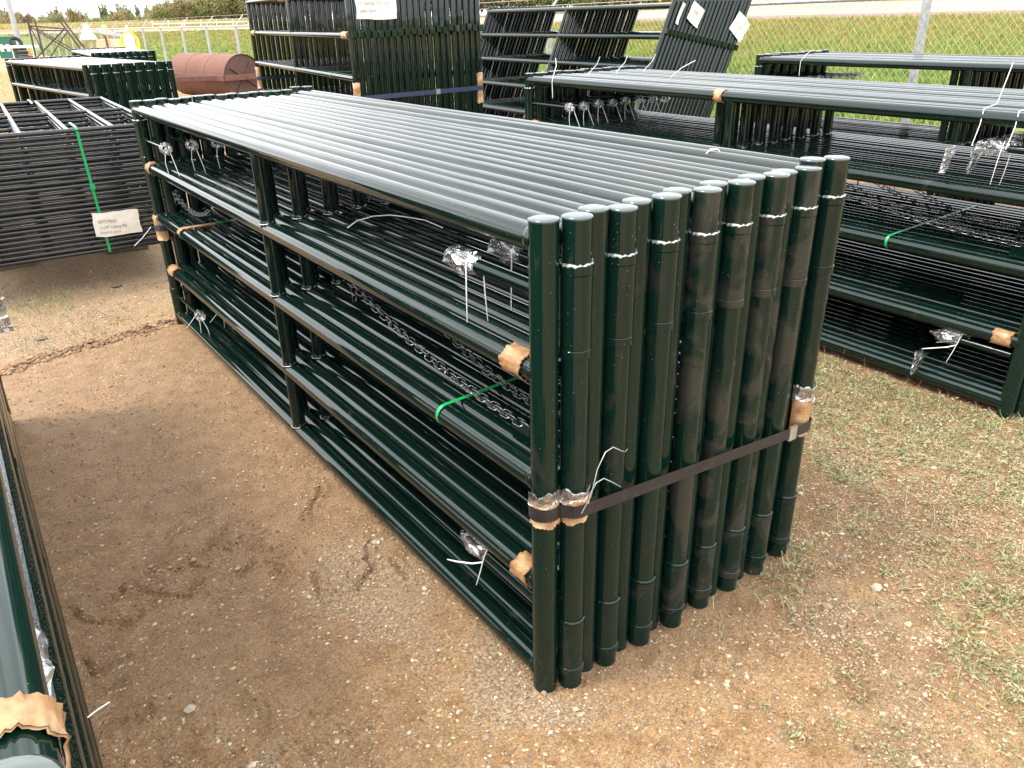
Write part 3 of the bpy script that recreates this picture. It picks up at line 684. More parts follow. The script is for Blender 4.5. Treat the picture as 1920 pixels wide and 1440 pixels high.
loose_tie([(2.95, 1.95 + .5, 1.31), (2.93, 2.4, 1.345), (2.97, 2.36, 1.39), (3.02, 2.30, 1.43)], 'white cable tie standing on the top rails before the leaning stack', .0021)
loose_tie([place((-.033, 3.20, 1.16), R2B), place((-.035, 3.2, 1.28), R2B), place((.0, 3.18, 1.33), R2B), place((.03, 3.15, 1.37), R2B)], 'white cable tie looped over the top rail of the rear right stack', .0021)
loose_tie([(-1.095, .39, .225), (-1.06, .415, .218), (-1.03, .435, .212), (-1.003, .45, .205)], 'white cable tie jutting out from the rain-spotted stack over bare ground', .0021)
loose_tie([(-.06, L + .02, .62), (-.12, L + .03, .56), (-.17, L + .04, .52)], 'clear tie end poking left from the far corner post of the central stack', .002)
# draped film on the right stack
def drape(name, base, P0, wdt, ln, seed, label):
    g = random.Random(seed); n, m = 9, 12; vs = []
    for i in range(m):
        for j in range(n):
            u = j / (n - 1) - .5; v = i / (m - 1); tw = (1 - .75 * v)
            vs.append(place((P0[0] - .03 + .02 * math.sin(9 * u + seed) + g.uniform(-.006, .006), P0[1] + u * wdt * tw + .03 * v * g.uniform(.5, 1), P0[2] - v * ln + g.uniform(-.005, .005)), base))
    F = [(i * n + j, i * n + j + 1, (i + 1) * n + j + 1, (i + 1) * n + j) for i in range(m - 1) for j in range(n - 1)]
    F2 = [tuple(reversed([k + len(vs) for k in f])) for f in F]; vs2 = [(x + .0006, y, z) for x, y, z in vs]
    mb = MB(); mb.add(vs + vs2, F + F2, False); return put(name, mb.mesh(name, 'plastic film'), label=label, category='plastic film')
drape('plastic_scrap', RB, (.0, .47, 1.15), .07, .12, 3, 'clear torn film tail hanging left under the spring latch of the right stack')
drape('plastic_scrap', RB, (.02, .37, 1.15), .055, .11, 5, 'clear torn film tail hanging right under the spring latch of the right stack')
drape('plastic_scrap', RB, (-.01, .40, .20), .045, .13, 7, 'crumpled clear film hanging to the weeds from the lower latch of the right stack')
drape('plastic_scrap', (0, 0, 0, 0), (-.93, 1.43, .98), .06, .12, 8, 'small clear film tip poking in at the left picture edge')
put('plastic_scrap', blob((-1.092, .43, .215), .012, .05, .03, 77, .3).mesh('plastic_scrap', 'plastic film'), label='crumpled clear film beside the rain-spotted rails at the lower left', category='plastic film')

# ------------------------------------------------------------------ tall stack and leaning stack (thinner tubing)
TL, TH, TR, TP = 3.66, 1.97, .0255, .0558
TZ = (1.91, 1.589, 1.268, .948, .63, .31)
def thin_protos():
    d = {'p0': MB().tube((0, 0, 0), (0, 0, TH), TR, 18).mesh('end_post', 'green paint'), 'p1': MB().tube((0, TL, 0), (0, TL, TH), TR, 18).mesh('end_post', 'green paint')}
    for i, z in enumerate(TZ): d['r%d' % i] = MB().tube((0, .006, z), (0, TL - .006, z), TR * .97, 18, False).mesh('rail', 'green paint')
    for i in range(5): d['b%d' % i] = MB().tube((0, TL / 2, TZ[i + 1] + TR * .3), (0, TL / 2, TZ[i] - TR * .3), .0225, 14, False).mesh('brace', 'green paint')
    mb = MB(); w = .017
    for s in (0, TL):
        sg = -1 if s == 0 else 1
    mb.box(-.012, -TR - .028, 1.575, .031, -TR + .004, 1.625); d['tab'] = mb.mesh('pin_tab', 'green paint')
    return d
TD = thin_protos()
def thin_panel(label, group, loc, M=None, taboff=0):
    t = thing('pipe_panel', label, 'fence panel', loc, 0, group)
    put('end_post', TD['p0'], t); put('end_post', TD['p1'], t)
    for i in range(6): put('rail', TD['r%d' % i], t)
    for i in range(5): put('brace', TD['b%d' % i], t)
    o = put('pin_tab', TD['tab'], t); o.location.z = taboff
    if M is not None: t.matrix_world = M
    return t
TB = (1.944, 4.924, -.129, 0)
g = random.Random(5); TSTACK = []
for i in range(21):
    nm = 'leftmost' if i == 0 else ('rightmost' if i == 20 else ORD[i] + ' from the left')
    off = (.0, .0, -.012, -.004, -.006, .002, 0, .004, .008, .012, .01, .012, .012, .02, .012, .03, .018, .022, .026, .02, .022)[i]
    o = thin_panel('thin dark tube panel standing upright, %s of the tall stack' % nm, 'panels of the tall upright stack', place((i * TP, g.uniform(-.004, .004), g.uniform(-.004, .004)), TB), None, off)
    o.rotation_euler = (0, 0, TB[2]); TSTACK.append(o)
LB = (4.916, 5.05, -.052, 0.0); TH_L = .401; TPL = .0556
for i in range(20):
    nm = 'leftmost' if i == 0 else ('rightmost' if i == 19 else ORD[i] + ' from the left')
    zf = 1.012
    base = place((i * TPL / math.cos(TH_L), g.uniform(-.006, .006), TR * math.sin(TH_L)), LB)
    Mx = Matrix.Translation(base) @ Matrix.Rotation(LB[2], 4, 'Z') @ Matrix.Rotation(TH_L, 4, 'Y')
    thin_panel('thin dark tube panel tipped to the right, %s of the leaning stack' % nm, 'panels of the leaning stack', base, Mx, .05 - .011 * i)
def twrap(par, c, axis, a0, a1, h0, h1, seed): return put('cardboard_wrap', jag_shell(c, axis, TR + .001, math.radians(a0), math.radians(a1), h0, h1, seed=seed, n=14).mesh('cardboard_wrap', 'cardboard'), par)
T0, T20 = TSTACK[0], TSTACK[20]
twrap(T0, (0, 0, TZ[0]), 'y', 0, 300, 1.77, 2.15, 101); twrap(T0, (0, 0, TZ[1]), 'y', 0, 300, .04, .20, 103); twrap(T0, (0, 0, TZ[1]), 'y', 0, 300, TL - .22, TL - .04, 105)
twrap(T0, (0, 0, 0), 'z', 120, 330, 1.06, 1.24, 107); twrap(T20, (0, 0, 0), 'z', 200, 380, 1.02, 1.27, 109); twrap(T0, (0, TL, 0), 'z', 0, 300, .98, 1.22, 111)
def T_(x, y, z): return place((x, y, z), TB)
e = TR + .006; x1 = 20 * TP
pts = [T_(x1 + e, .04, 1.145), T_(x1 + e, -.01, 1.145), T_(x1 + .01, -e - .002, 1.145)] + [T_(x1 * k / 8, -e - .001, 1.122 + .023 * k / 8) for k in range(7, 0, -1)] + [T_(-.01, -e - .002, 1.122), T_(-e, -.01, 1.122), T_(-e, .04, 1.122), T_(x1 + e, .042, 1.14)]
st = put('steel_strap', ribbon(pts, .036, .001, 'steel_strap', 'navy strap'), label='navy strap across the end posts of the tall upright stack', category='strap')
cx_, cy_, cz_ = T_(x1 * .63, -e - .003, 1.137); put('strap_clip', MB().box(cx_ - .02, cy_ - .006, cz_ - .02, cx_ + .02, cy_ + .004, cz_ + .02).mesh('strap_clip', 'steel clip'), st)
pts = [T_(-e, TL - .05, 1.10), T_(-e, TL + .01, 1.10), T_(0, TL + e, 1.10), T_(x1, TL + e, 1.1), T_(x1 + e, TL, 1.1), T_(x1, TL - e - .02, 1.1), T_(.02, TL - .06, 1.1), T_(-e, TL - .05, 1.10)]
put('steel_strap', ribbon(pts, .034, .001, 'steel_strap', 'navy strap'), label='navy strap round the far end of the tall upright stack', category='strap')
pts = [T_(-.02, .62, 1.245), T_(-.033, .62, 1.268), T_(-.024, .62, 1.292), T_(0, .61, 1.298), T_(.2, .50, 1.298), T_(.45, .4, 1.298)]
put('packing_band', ribbon(pts, .010, .001, 'packing_band', 'green band', up=(0, 1, 0)), label='thin green band round the lower rails of the tall upright stack', category='packing band')

# ------------------------------------------------------------------ flat stack on blocks
FB = (.308, 4.73, -.054, .26); FW, FL, fr = 5 * .274, 2.669, .0152
fd = {'e0': MB().tube((-FW - fr, 0, 0), (fr, 0, 0), fr, 12), 'em': MB().tube((-FW, FL / 2, 0), (0, FL / 2, 0), fr * .9, 10, False), 'e1': MB().tube((-FW - fr, FL, 0), (fr, FL, 0), fr, 12)}
fd = {k: v.mesh('end_tube', 'black tube paint') for k, v in fd.items()}
fdr = [MB().tube((-.274 * k, 0, 0), (-.274 * k, FL, 0), fr, 12, False).mesh('rail', 'black tube paint') for k in range(6)]
g = random.Random(3)
for i in range(26):
    nm = 'topmost' if i == 25 else ('lowest' if i == 0 else ORD[i] + ' from the bottom')
    t = thing('livestock_panel', 'black thin-tube livestock panel lying flat, %s of the flat stack' % nm, 'livestock panel',
              place((g.uniform(-.018, .018), g.uniform(-.005, .005), .016 + .0322 * i), FB), FB[2], 'livestock panels lying in the flat stack')
    for k in ('e0', 'em', 'e1'): put('end_tube', fd[k], t)
    for m in fdr: put('rail', m, t)
    t.rotation_euler = (g.uniform(-.0015, .0015), g.uniform(-.002, .002), FB[2] + g.uniform(-.003, .0021))
    FTOP = t
for k, lb in (((-.25, 1.05), 'weathered wood block under the near right of the flat stack'), ((-1.1, 1.05), 'weathered wood block under the near left of the flat stack'), ((-.25, 2.3), 'weathered wood block under the far right of the flat stack'), ((-1.1, 2.3), 'weathered wood block under the far left of the flat stack')):
    b = MB().box(-.16, -.07, 0, .16, .07, .262).mesh('wood_block', 'wood grey'); put('wood_block', b, None, place((k[0], k[1], -.26), FB), FB[2], label=lb, category='wood block')
def F_(x, y, z): return place((x, y, z), FB)
bx = -.49
pts = [F_(bx, .35, .836 + .004), F_(bx, -.002, .843), F_(bx + .002, -fr - .004, .83)] + [F_(bx + .022 * (1 - k / 6), -fr - .004, .83 * k / 6 + .002) for k in range(5, -1, -1)] + [F_(bx + .022, .05, -.004)]
gb = put('packing_band', ribbon(pts, .017, .0012, 'packing_band', 'green band', up=(1, 0, 0)), label='bright green band down the near face of the flat stack', category='packing band')
put('band_clip', MB().box(*[a + b for a, b in zip(F_(bx - .003, -fr - .008, .435), (0, 0, 0))], *[a + b for a, b in zip(F_(bx + .028, -fr - .001, .47), (0, 0, 0))]).mesh('band_clip', 'green band'), gb)
pts = [F_(-.60, FL + .02, .80), F_(-.60, FL + .018, .845), F_(-.60, FL - .25, .848), F_(-.60, FL - .5, .846)]
put('packing_band', ribbon(pts, .017, .0012, 'packing_band', 'green band', up=(1, 0, 0)), label='green band over the back edge of the flat stack', category='packing band')
# paper labels
def sheet(w, h, seed, name='paper_label', crumple=.011, nx=16, ny=10, corner=None):
    g = np.random.default_rng(seed); xs = np.linspace(0, w, nx); zs = np.linspace(0, h, ny); X, Z = np.meshgrid(xs, zs)
    Y = (vnoise(X, Z, 9, seed, 3) - .5) * crumple * 2
    X = X + (vnoise(X, Z, 14, seed + 1, 2) - .5) * .012; Z = Z + (vnoise(X, Z, 12, seed + 2, 2) - .5) * .014
    if corner: Y = Y - corner * sstep(.7, 1, X / w) * sstep(.5, 0, Z / h)
    V = np.stack([X, Y, Z], -1).reshape(-1, 3); V2 = V + np.array([0, .0008, 0]); n = len(V)
    i, j = np.meshgrid(np.arange(ny - 1), np.arange(nx - 1), indexing='ij'); F = np.stack([i * nx + j, i * nx + j + 1, (i + 1) * nx + j + 1, (i + 1) * nx + j], -1).reshape(-1, 4)
    return np_mesh(name, np.concatenate([V, V2]), np.concatenate([F, F[:, ::-1] + n]), 'paper', None, True)
def text(s, size, par, loc, mat='ink', shear=0):
    c = bpy.data.curves.new('txt', 'FONT'); c.body = s; c.size = size; c.extrude = .0003; c.shear = shear; c.offset = .00018
    o = bpy.data.objects.new('tmp_text', c); COL.objects.link(o)
    bpy.context.view_layer.update(); me = bpy.data.meshes.new_from_object(o); bpy.data.objects.remove(o)
    me.materials.clear(); me.materials.append(MATS[mat]); r = put('printed_text', me, par, loc); r.rotation_euler = (math.pi / 2, 0, 0); return r
lb = put('paper_label', sheet(.30, .165, 3), None, F_(-.535, -fr - .008, .115), FB[2] + .0, label='crumpled cream paper label taped to the near face of the flat stack', category='paper label')
lb.rotation_euler = (0, .035, FB[2])
text('QTY:26pcs', .026, lb, (.03, -.0105, .098), 'soft ink'); text('1-1/4" tubing 9\'6', .026, lb, (.035, -.0105, .055), 'soft ink'); text('livestock panel', .023, lb, (.03, -.0105, .022), 'faint ink')
lt = put('paper_label', sheet(.335, .26, 7, corner=.0), None, T_(.045, -TR - .014, 1.705), TB[2], label='white paper label on the end posts of the tall upright stack', category='paper label')
text('2" tubing  12\'  h.d', .034, lt, (.025, -.0115, .105), 'faint ink'); text('alley panel', .034, lt, (.03, -.0115, .052), 'faint ink')
text('QTY:21pcs', .034, lt, (.03, -.0115, .165), 'faint ink')
def lean_sheet(x, y, h, w, hh, seed, label, ang):
    m = sheet(w, hh, seed, crumple=.02); o = put('paper_label', m, label=label, category='paper label')
    base = place((x, y, 0), LB); o.matrix_world = Matrix.Translation(base) @ Matrix.Rotation(LB[2], 4, 'Z') @ Matrix.Rotation(TH_L, 4, 'Y') @ Matrix.Translation((0, -TR - .02, h)) @ Matrix.Rotation(ang, 4, 'Y'); return o
a1 = lean_sheet(.21, 0, 1.785, .19, .20, 11, 'white paper label on the upper middle posts of the leaning stack', .15)
text('JYS', .05, a1, (.04, -.016, .10), 'faint ink')
lean_sheet(.07, 0, 1.74, .045, .22, 12, 'narrow strip of torn white paper on the first posts of the leaning stack', .05)
a2 = lean_sheet(.93, 0, 1.665, .24, .23, 13, 'crumpled white paper label on the upper right posts of the leaning stack', .28)
text('54" x 12', .034, a2, (.03, -.018, .09), 'faint ink')

# ------------------------------------------------------------------ chain-link fence
def fz(y): return 0.0 + np.interp(y, [3, 26, 60, 77], [-.02, -.23, -.31, -.33])
fence = thing('chain_link_fence', 'galvanised chain-link fence with slanted barbed wire arms along the field', 'fence', (0, 0, 0))
ys = [26.14 - 3.226 * k for k in range(10, 0, -1)] + [26.14 + 3.15 * k for k in range(0, 17)]
FH = 1.83
for k, y in enumerate(ys):
    z = float(fz(y)); r = .046 if k > 2 else .050
    p = MB().tube((8, y, z - .05), (8, y, z + FH - .03), r if y > 9 else .047, 14)
    for q in (.25, .72, 1.2, 1.55): p.lathe([(.0475, q - .004), (.0505, q - .003), (.0505, q + .003), (.0475, q + .004)], (8, y, z), 'z', 14)
    po = put('fence_post', p.mesh('fence_post', 'galvanised'), fence)
    put('barb_arm', MB().tube((8, y, z + FH), (8.30, y, z + FH + .33), .018, 8).mesh('barb_arm', 'galvanised'), po)
pr = [(8, y, float(fz(y)) + FH) for y in [ys[0] - 3] + ys]
put('top_rail', MB().path(pr, .024, 10).mesh('top_rail', 'galvanised'), fence)
for q in (.33, .66, 1.0): put('barbed_wire', MB().path([(x + .30 * q, y, z + .33 * q + .0) for x, y, z in pr], .004, 4).mesh('barbed_wire', 'galvanised wire'), fence)
def mesh_wires(y0, y1, w, r, zr=.95):
    mb = MB(); n = int((y1 - y0) / w); hgt = FH - .02; dy = hgt * .92
    for i in range(-int(dy / w), n):
        for s in (1, -1):
            a, b = (y0 + i * w, y0 + i * w + dy); 
            za, zb = (0, hgt) if s == 1 else (hgt, 0)
            if a < y0: t = (y0 - a) / dy; za += (zb - za) * t; a = y0
            if b > y1: t = (b - y1) / (b - a); zb -= (zb - za) * t; b = y1
            mb.path([(7.944 + .004 * s, a, float(fz(a)) + za), (7.944 + .004 * s, b, float(fz(b)) + zb)], r, 4, False)
    return mb
o = put('wire_mesh', mesh_wires(-2, 12, .088, .0020).mesh('wire_mesh', 'galvanised wire'), fence, kind='stuff')
o = put('wire_mesh', mesh_wires(12, ys[-1], .18, .0009).mesh('wire_mesh', 'galvanised wire'), fence, kind='stuff')
# the far run of the same fence, turning left
f2 = thing('chain_link_fence', 'distant run of chain-link fence at the far left with closely seen posts', 'fence')
pr = []
for k in range(22):
    x, y = 8 - 3.1 * k, ys[-1] + .4 + 1.4 * k; z = -.33 + .01 * k; pr.append((x, y, z + FH))
    po = put('fence_post', MB().tube((x, y, z), (x, y, z + FH), .05, 8).mesh('fence_post', 'galvanised'), f2)
    put('barb_arm', MB().tube((x, y, z + FH), (x + .3, y + .1, z + FH + .33), .02, 6).mesh('barb_arm', 'galvanised'), po)
put('top_rail', MB().path(pr, .03, 8).mesh('top_rail', 'galvanised'), f2)
# white rail fence far behind the road
wf = thing('rail_fence', 'low white post and rail fence beyond the road', 'fence')
q0, q1 = Vector((22.5, 98.2, 1.30)), Vector((40, 86.5, 1.35))
for k in range(13):
    p = q0.lerp(q1, k / 12); put('post', MB().tube(p, p + Vector((.08, 0, .78)), .055, 6).mesh('post', 'white enamel'), wf)
put('rail', MB().tube(q0 + Vector((0, 0, .45)), q1 + Vector((0, 0, .45)), .05, 6).mesh('rail', 'white enamel'), wf)

# ------------------------------------------------------------------ land roller
def roller():
    c0, c1 = Vector((6.12, 20.35, .41)), Vector((5.52, 23.4, .41)); R_ = .56
    ax = (c1 - c0).normalized(); t = thing('land_roller', 'rusty red steel land roller with an angle-iron frame on the grass', 'roller', (c0.x, c0.y, -.10), 0)
    side = Vector((-ax.y, ax.x, 0))             # towards the left/front
    T0 = Vector((c0.x, c0.y, -.10))
    def l(p): return tuple(Vector(p) - T0)
    put('drum', MB().tube(l(c0), l(c1), R_, 64, False).mesh('drum', 'rust'), t)
    e = put('end_plate', MB().tube(l(c0 + ax * .03), l(c0 + ax * .05), R_ - .005, 48).mesh('end_plate', 'rust plate'), t); put('end_plate', MB().tube(l(c1 - ax * .05), l(c1 - ax * .03), R_ - .005, 48).mesh('end_plate', 'rust plate'), t)
    for q_ in (.34, .67):
        cc = c0 * (1 - q_) + c1 * q_; sm_ = MB(); sm_.path([l(cc + side * ((R_ + .002) * math.cos(a)) + Vector((0, 0, (R_ + .002) * math.sin(a)))) for a in np.linspace(0, 2 * math.pi, 49)], .006, 4, False); put('weld_seam', sm_.mesh('weld_seam', 'rust frame'), t)
    rim = MB(); pts = [l(c0 + side * (R_ * math.cos(a)) + Vector((0, 0, R_ * math.sin(a)))) for a in np.linspace(0, 2 * math.pi, 49)]; rim.path(pts, .012, 5, False); put('rim', rim.mesh('rim', 'rust plate'), e)
    for a in (35, 125): 
        d = side * math.cos(math.radians(a)) + Vector((0, 0, math.sin(math.radians(a)))); 
        mb = MB().tube(l(c0 - d * .42), l(c0 + d * .42), .022, 6); put('spoke', mb.mesh('spoke', 'rust plate'), e)
    z = Vector((0, 0, .02)); o_ = c0 - ax * .14 + z; f = MB()
    def bar(a, b, w=.06, h=.13):
        a, b = Vector(a), Vector(b); d = (b - a).normalized(); s = Vector((-d.y, d.x, 0)).normalized() * w / 2; u = Vector((0, 0, h))
        v = [tuple(p) for p in (a - s - u / 2, a + s - u / 2, a + s + u / 2, a - s + u / 2, b - s - u / 2, b + s - u / 2, b + s + u / 2, b - s + u / 2)]
        f.add([l(p) for p in v], [(0, 1, 2, 3), (7, 6, 5, 4), (0, 4, 5, 1), (1, 5, 6, 2), (2, 6, 7, 3), (3, 7, 4, 0)], False)
    fr_ = side * (R_ + .10); k0 = o_ - side * .42; k1 = o_ + fr_
    bar(k0, k1); k2 = c1 + ax * .14 + fr_ + z; bar(k1 - ax * .03, k2 + ax * .03); bar(c1 + ax * .14 - side * .12 + z, k2)
    put('frame', f.mesh('frame', 'rust frame'), t); f = MB()
    hitch = (k1 + k2) / 2 + side * 1.7
    bar(k1 + ax * .3, hitch, .06, .11); bar(k2 - ax * .35, hitch, .06, .11); put('drawbar', f.mesh('drawbar', 'rust frame'), t)
    put('axle', MB().tube(l(c0 - ax * .18), l(c1 + ax * .18), .035, 10).mesh('axle', 'rust plate'), t)
roller()

# ------------------------------------------------------------------ far left clutter
def U(u, v, D):  # point at forward distance D seen along a heading measured from the photo
    a = (u - 944) * .904 / 1454.2; x, y = far_pt(np.float64(a), D); return float(x), float(y)
def zh(u, v, D): return 1.703 - (v - (52.2 - .0225 * u)) * D / 1780
def tower():
    t = thing('steel_tower_frame', 'dark rusty angle-iron tower section with crossed braces', 'tower frame')
    D = 40; q = lambda u, v, d=D: Vector((*U(u, v, d), zh(u, v, d)))
    def bar(a, b, n='strut', r=.035): put(n, MB().tube(a, b, r, 5).mesh(n, 'dark rusty steel'), t)
    gz = -.25
    def leg(ut, vt, ub, vb, d):
        a, b = q(ut, vt, d), q(ub, vb, d); b2 = a + (b - a) * ((a.z - gz) / (a.z - b.z)); bar(a, b2, 'leg', .045)
    leg(55, 28, 52, 108, D); leg(68, 38, 68, 105, D + 2); leg(112, 34, 148, 108, D + 2); leg(121, 38, 149, 92, D)
    bar(q(56, 48), q(119, 54)); bar(q(69, 57, D + 2), q(127, 57, D + 2)); bar(q(57, 50), q(132, 104)); bar(q(68, 54, D + 2), q(142, 104, D + 2), r=.03)
    bar(q(118, 55), q(55, 108)); bar(q(122, 60, D + 2), q(80, 108, D + 2), r=.03); bar(q(56, 50), q(64, 80), r=.03); bar(q(64, 80), q(67, 100), r=.03)
tower()
def machine():
    D = 40; X, Y = U(200, 85, D); gz = -.25; t = thing('pump_trailer', 'cream boxy pump trailer with a rusty upright and grey boom', 'trailer', (X, Y, gz), 0)
    s = D / 1780
    mb = MB(); mb.add([(-.62, -.3, .9), (.62, -.3, .9), (.62, .3, .9), (-.62, .3, .9), (-.5, -.3, 1.62 - .25), (.45, -.3, 1.62 - .25), (.45, .3, 1.62 - .25), (-.5, .3, 1.62 - .25)],
                      [(0, 3, 2, 1), (4, 5, 6, 7), (0, 1, 5, 4), (1, 2, 6, 5), (2, 3, 7, 6), (3, 0, 4, 7)], False)
    body = put('tank', mb.mesh('tank', 'cream enamel'), t)
    mb = MB(); mb.tube((-.02, -.36, .35), (-.02, -.36, 1.85), .06, 10); mb.box(-.16, -.44, 1.62, .14, -.28, 1.68); mb.box(-.10, -.42, 1.72, .08, -.3, 1.98); put('upright', mb.mesh('upright', 'cream enamel'), t)
    mb = MB(); mb.box(-.06, -.46, .9, .02, -.40, 1.55); put('rusty_post', mb.mesh('rusty_post', 'rust frame'), t)
    mb = MB(); mb.add([(-.72, .38, 1.84), (.72, .38, 1.52), (.72, .38, 1.38), (-.72, .38, 1.66), (-.72, .46, 1.84), (.72, .46, 1.52), (.72, .46, 1.38), (-.72, .46, 1.66)], [(0, 1, 2, 3), (7, 6, 5, 4), (0, 4, 5, 1), (1, 5, 6, 2), (2, 6, 7, 3), (3, 7, 4, 0)], False); put('boom', mb.mesh('boom', 'grey enamel'), t)
    mb = MB(); mb.tube((-.4, -.4, .3), (-.4, -.55, .3), .3, 16); mb.tube((.4, -.4, .3), (.4, -.55, .3), .3, 16); mb.box(-.6, -.38, .45, .6, .38, .6); mb.tube((0, 0, .5), (0, 0, .92), .2, 8); put('chassis', mb.mesh('chassis', 'rubber'), t)
    t.rotation_euler = (0, 0, -math.radians(30))
    X, Y = U(160, 70, D - 1); t = thing('lamp_hood', 'white conical lamp hood on a short stand beside the cream trailer', 'lamp hood', (X, Y, gz), 0)
    mb = MB(); mb.lathe([(.02, 2.04), (.10, 2.03), (.13, 1.85), (.19, 1.72), (.30, 1.55), (.39, 1.38), (.37, 1.37), (.28, 1.5), (.1, 1.7)], seg=28); put('hood', mb.mesh('hood', 'white enamel'), t)
    mb = MB(); mb.lathe([(.15, 1.4), (.15, 1.3), (.05, 1.29), (.05, .02), (.2, .0)], seg=16); put('stand', mb.mesh('stand', 'cream enamel'), t)
    X, Y = U(236, 80, D - 1); t = thing('hose_bottle', 'white canister draped with a looped yellow hose', 'canister', (X, Y, gz), 0)
    mb = MB(); mb.lathe([(.01, 1.95), (.06, 1.9), (.09, 1.75), (.10, 1.62), (.22, 1.5), (.24, .9), (.24, .02), (.01, 0)], seg=20); put('canister', mb.mesh('canister', 'white enamel'), t)
    h = MB()
    for k in range(4):
        w = .32 + .045 * k; pts = [(w * math.sin(a) * (.75 + .25 * (a < 0)), -.26 - .02 * k, 1.28 + .46 * math.cos(a) - .03 * k) for a in np.linspace(-2.5, 2.5, 18)]; h.path(pts, .022, 6)
    put('hose', h.mesh('hose', 'yellow hose'), t)
machine()
def clutter():
    gz = -.25; D = 60
    for k, u in enumerate((-3, 9)):
        X, Y = U(u, 84, D); t = thing('wheelie_bin', 'dark green wheelie bin, %s beside the stacked tyres' % ('left one' if k == 0 else 'right one'), 'wheelie bin', (X, Y, gz - .08), 0, 'bins beside the tyre pile')
        mb = MB(); mb.add([(-.24, -.28, 0), (.24, -.28, 0), (.24, .28, 0), (-.24, .28, 0), (-.32, -.34, 1.42), (.32, -.34, 1.42), (.32, .34, 1.42), (-.32, .34, 1.42)], [(0, 3, 2, 1), (4, 5, 6, 7), (0, 1, 5, 4), (1, 2, 6, 5), (2, 3, 7, 6), (3, 0, 4, 7)], False)
        b = put('body', mb.mesh('body', 'bin green'), t); mb = MB(); mb.box(-.35, -.38, 1.42, .35, .36, 1.48); put('lid', mb.mesh('lid', 'bin green'), t)
        put('wheel', MB().tube((-.3, .3, .12), (.3, .3, .12), .12, 12).mesh('wheel', 'rubber'), t)
        put('sticker', MB().box(-.10, -.33, .52, .14, -.312, .98).mesh('sticker', 'white enamel'), t)
        t.rotation_euler = (0, 0, -.6)
    for k, (u, z, ang) in enumerate(((27, 0, 0), (28, .25, 0), (25, .5, 0), (20, .95, 1.2), (33, .0, 0))):
        X, Y = U(u, 84, D - (4 if k == 4 else 1.5)); o = thing('tyre', 'black used tyre, %s of the pile behind the left stacks' % ('lowest', 'second', 'third', 'tilted topmost', 'front')[k], 'tyre', (X, Y, gz + z), 0, 'pile of used tyres')
        mb = MB(); mb.lathe([(.24, .05), (.28, .02), (.40, .02), (.44, .07), (.44, .18), (.40, .23), (.28, .23), (.24, .20), (.24, .05)], seg=26); put('tread', mb.mesh('tread', 'rubber'), o); o.rotation_euler = (ang * .9, 0, .3)
    X, Y = U(35, 95, D - 8); t = thing('white_rack', 'low white rack with thin legs before the tyres', 'rack', (X, Y, gz), -.6)
    mb = MB(); mb.box(-1.6, -.35, .82, .7, .35, .95); put('top', mb.mesh('top', 'white enamel'), t)
    for x in (-1.55, -.6, .65): put('leg', MB().tube((x, -.3, 0), (x, -.3, .82), .03, 6).mesh('leg', 'white enamel'), t)
    X, Y = U(28, 50, D + 3); put('light_pole', MB().tube((0, 0, 0), (0, 0, 9), .19, 18, True, .15).mesh('light_pole', 'galvanised'), None, (X, Y, gz), label='tall grey galvanised light pole at the top left corner', category='light pole')
    for k, (u, lbx) in enumerate(((43, 'small orange cone at the foot of the light pole'), (142, 'small orange cone right of the tower frame'))):
        X, Y = U(u, 85, 58); t = thing('traffic_cone', lbx, 'traffic cone', (X, Y, gz + .0)); mb = MB(); mb.lathe([(.13, .03), (.02, .70), (.0, .72)], seg=16); put('cone', mb.mesh('cone', 'cone orange'), t)
        put('base', MB().box(-.22, -.22, 0, .22, .22, .04).mesh('base', 'rubber'), t)
clutter()

# ------------------------------------------------------------------ scatter: pebbles, weeds, lawn
def ground_z(x, y): return yard_z(x, y) + yard_detail(x, y)
def scatter_xy(n, dens, box):
    x = rng.uniform(box[0], box[1], n); y = rng.uniform(box[2], box[3], n)
    keep = rng.random(n) < dens(x, y); return x[keep], y[keep]
OCT = np.array([(1, 0, 0), (-1, 0, 0), (0, 1, 0), (0, -1, 0), (0, 0, 1), (0, 0, -1)], float); OF = np.array([(0, 2, 4), (2, 1, 4), (1, 3, 4), (3, 0, 4), (2, 0, 5), (1, 2, 5), (3, 1, 5), (0, 3, 5)])
t_ = (1 + 5 ** .5) / 2
ICO = np.array([(-1, t_, 0), (1, t_, 0), (-1, -t_, 0), (1, -t_, 0), (0, -1, t_), (0, 1, t_), (0, -1, -t_), (0, 1, -t_), (t_, 0, -1), (t_, 0, 1), (-t_, 0, -1), (-t_, 0, 1)]) / math.hypot(1, t_)
IF = np.array([(0, 11, 5), (0, 5, 1), (0, 1, 7), (0, 7, 10), (0, 10, 11), (1, 5, 9), (5, 11, 4), (11, 10, 2), (10, 7, 6), (7, 1, 8), (3, 9, 4), (3, 4, 2), (3, 2, 6), (3, 6, 8), (3, 8, 9), (4, 9, 5), (2, 4, 11), (6, 2, 10), (8, 6, 7), (9, 8, 1)])
PCOL = np.array([(.42, .27, .15), (.50, .36, .22), (.33, .18, .10), (.60, .50, .36), (.62, .52, .38), (.20, .145, .095), (.31, .23, .15), (.46, .24, .12), (.55, .42, .22), (.30, .22, .15)])
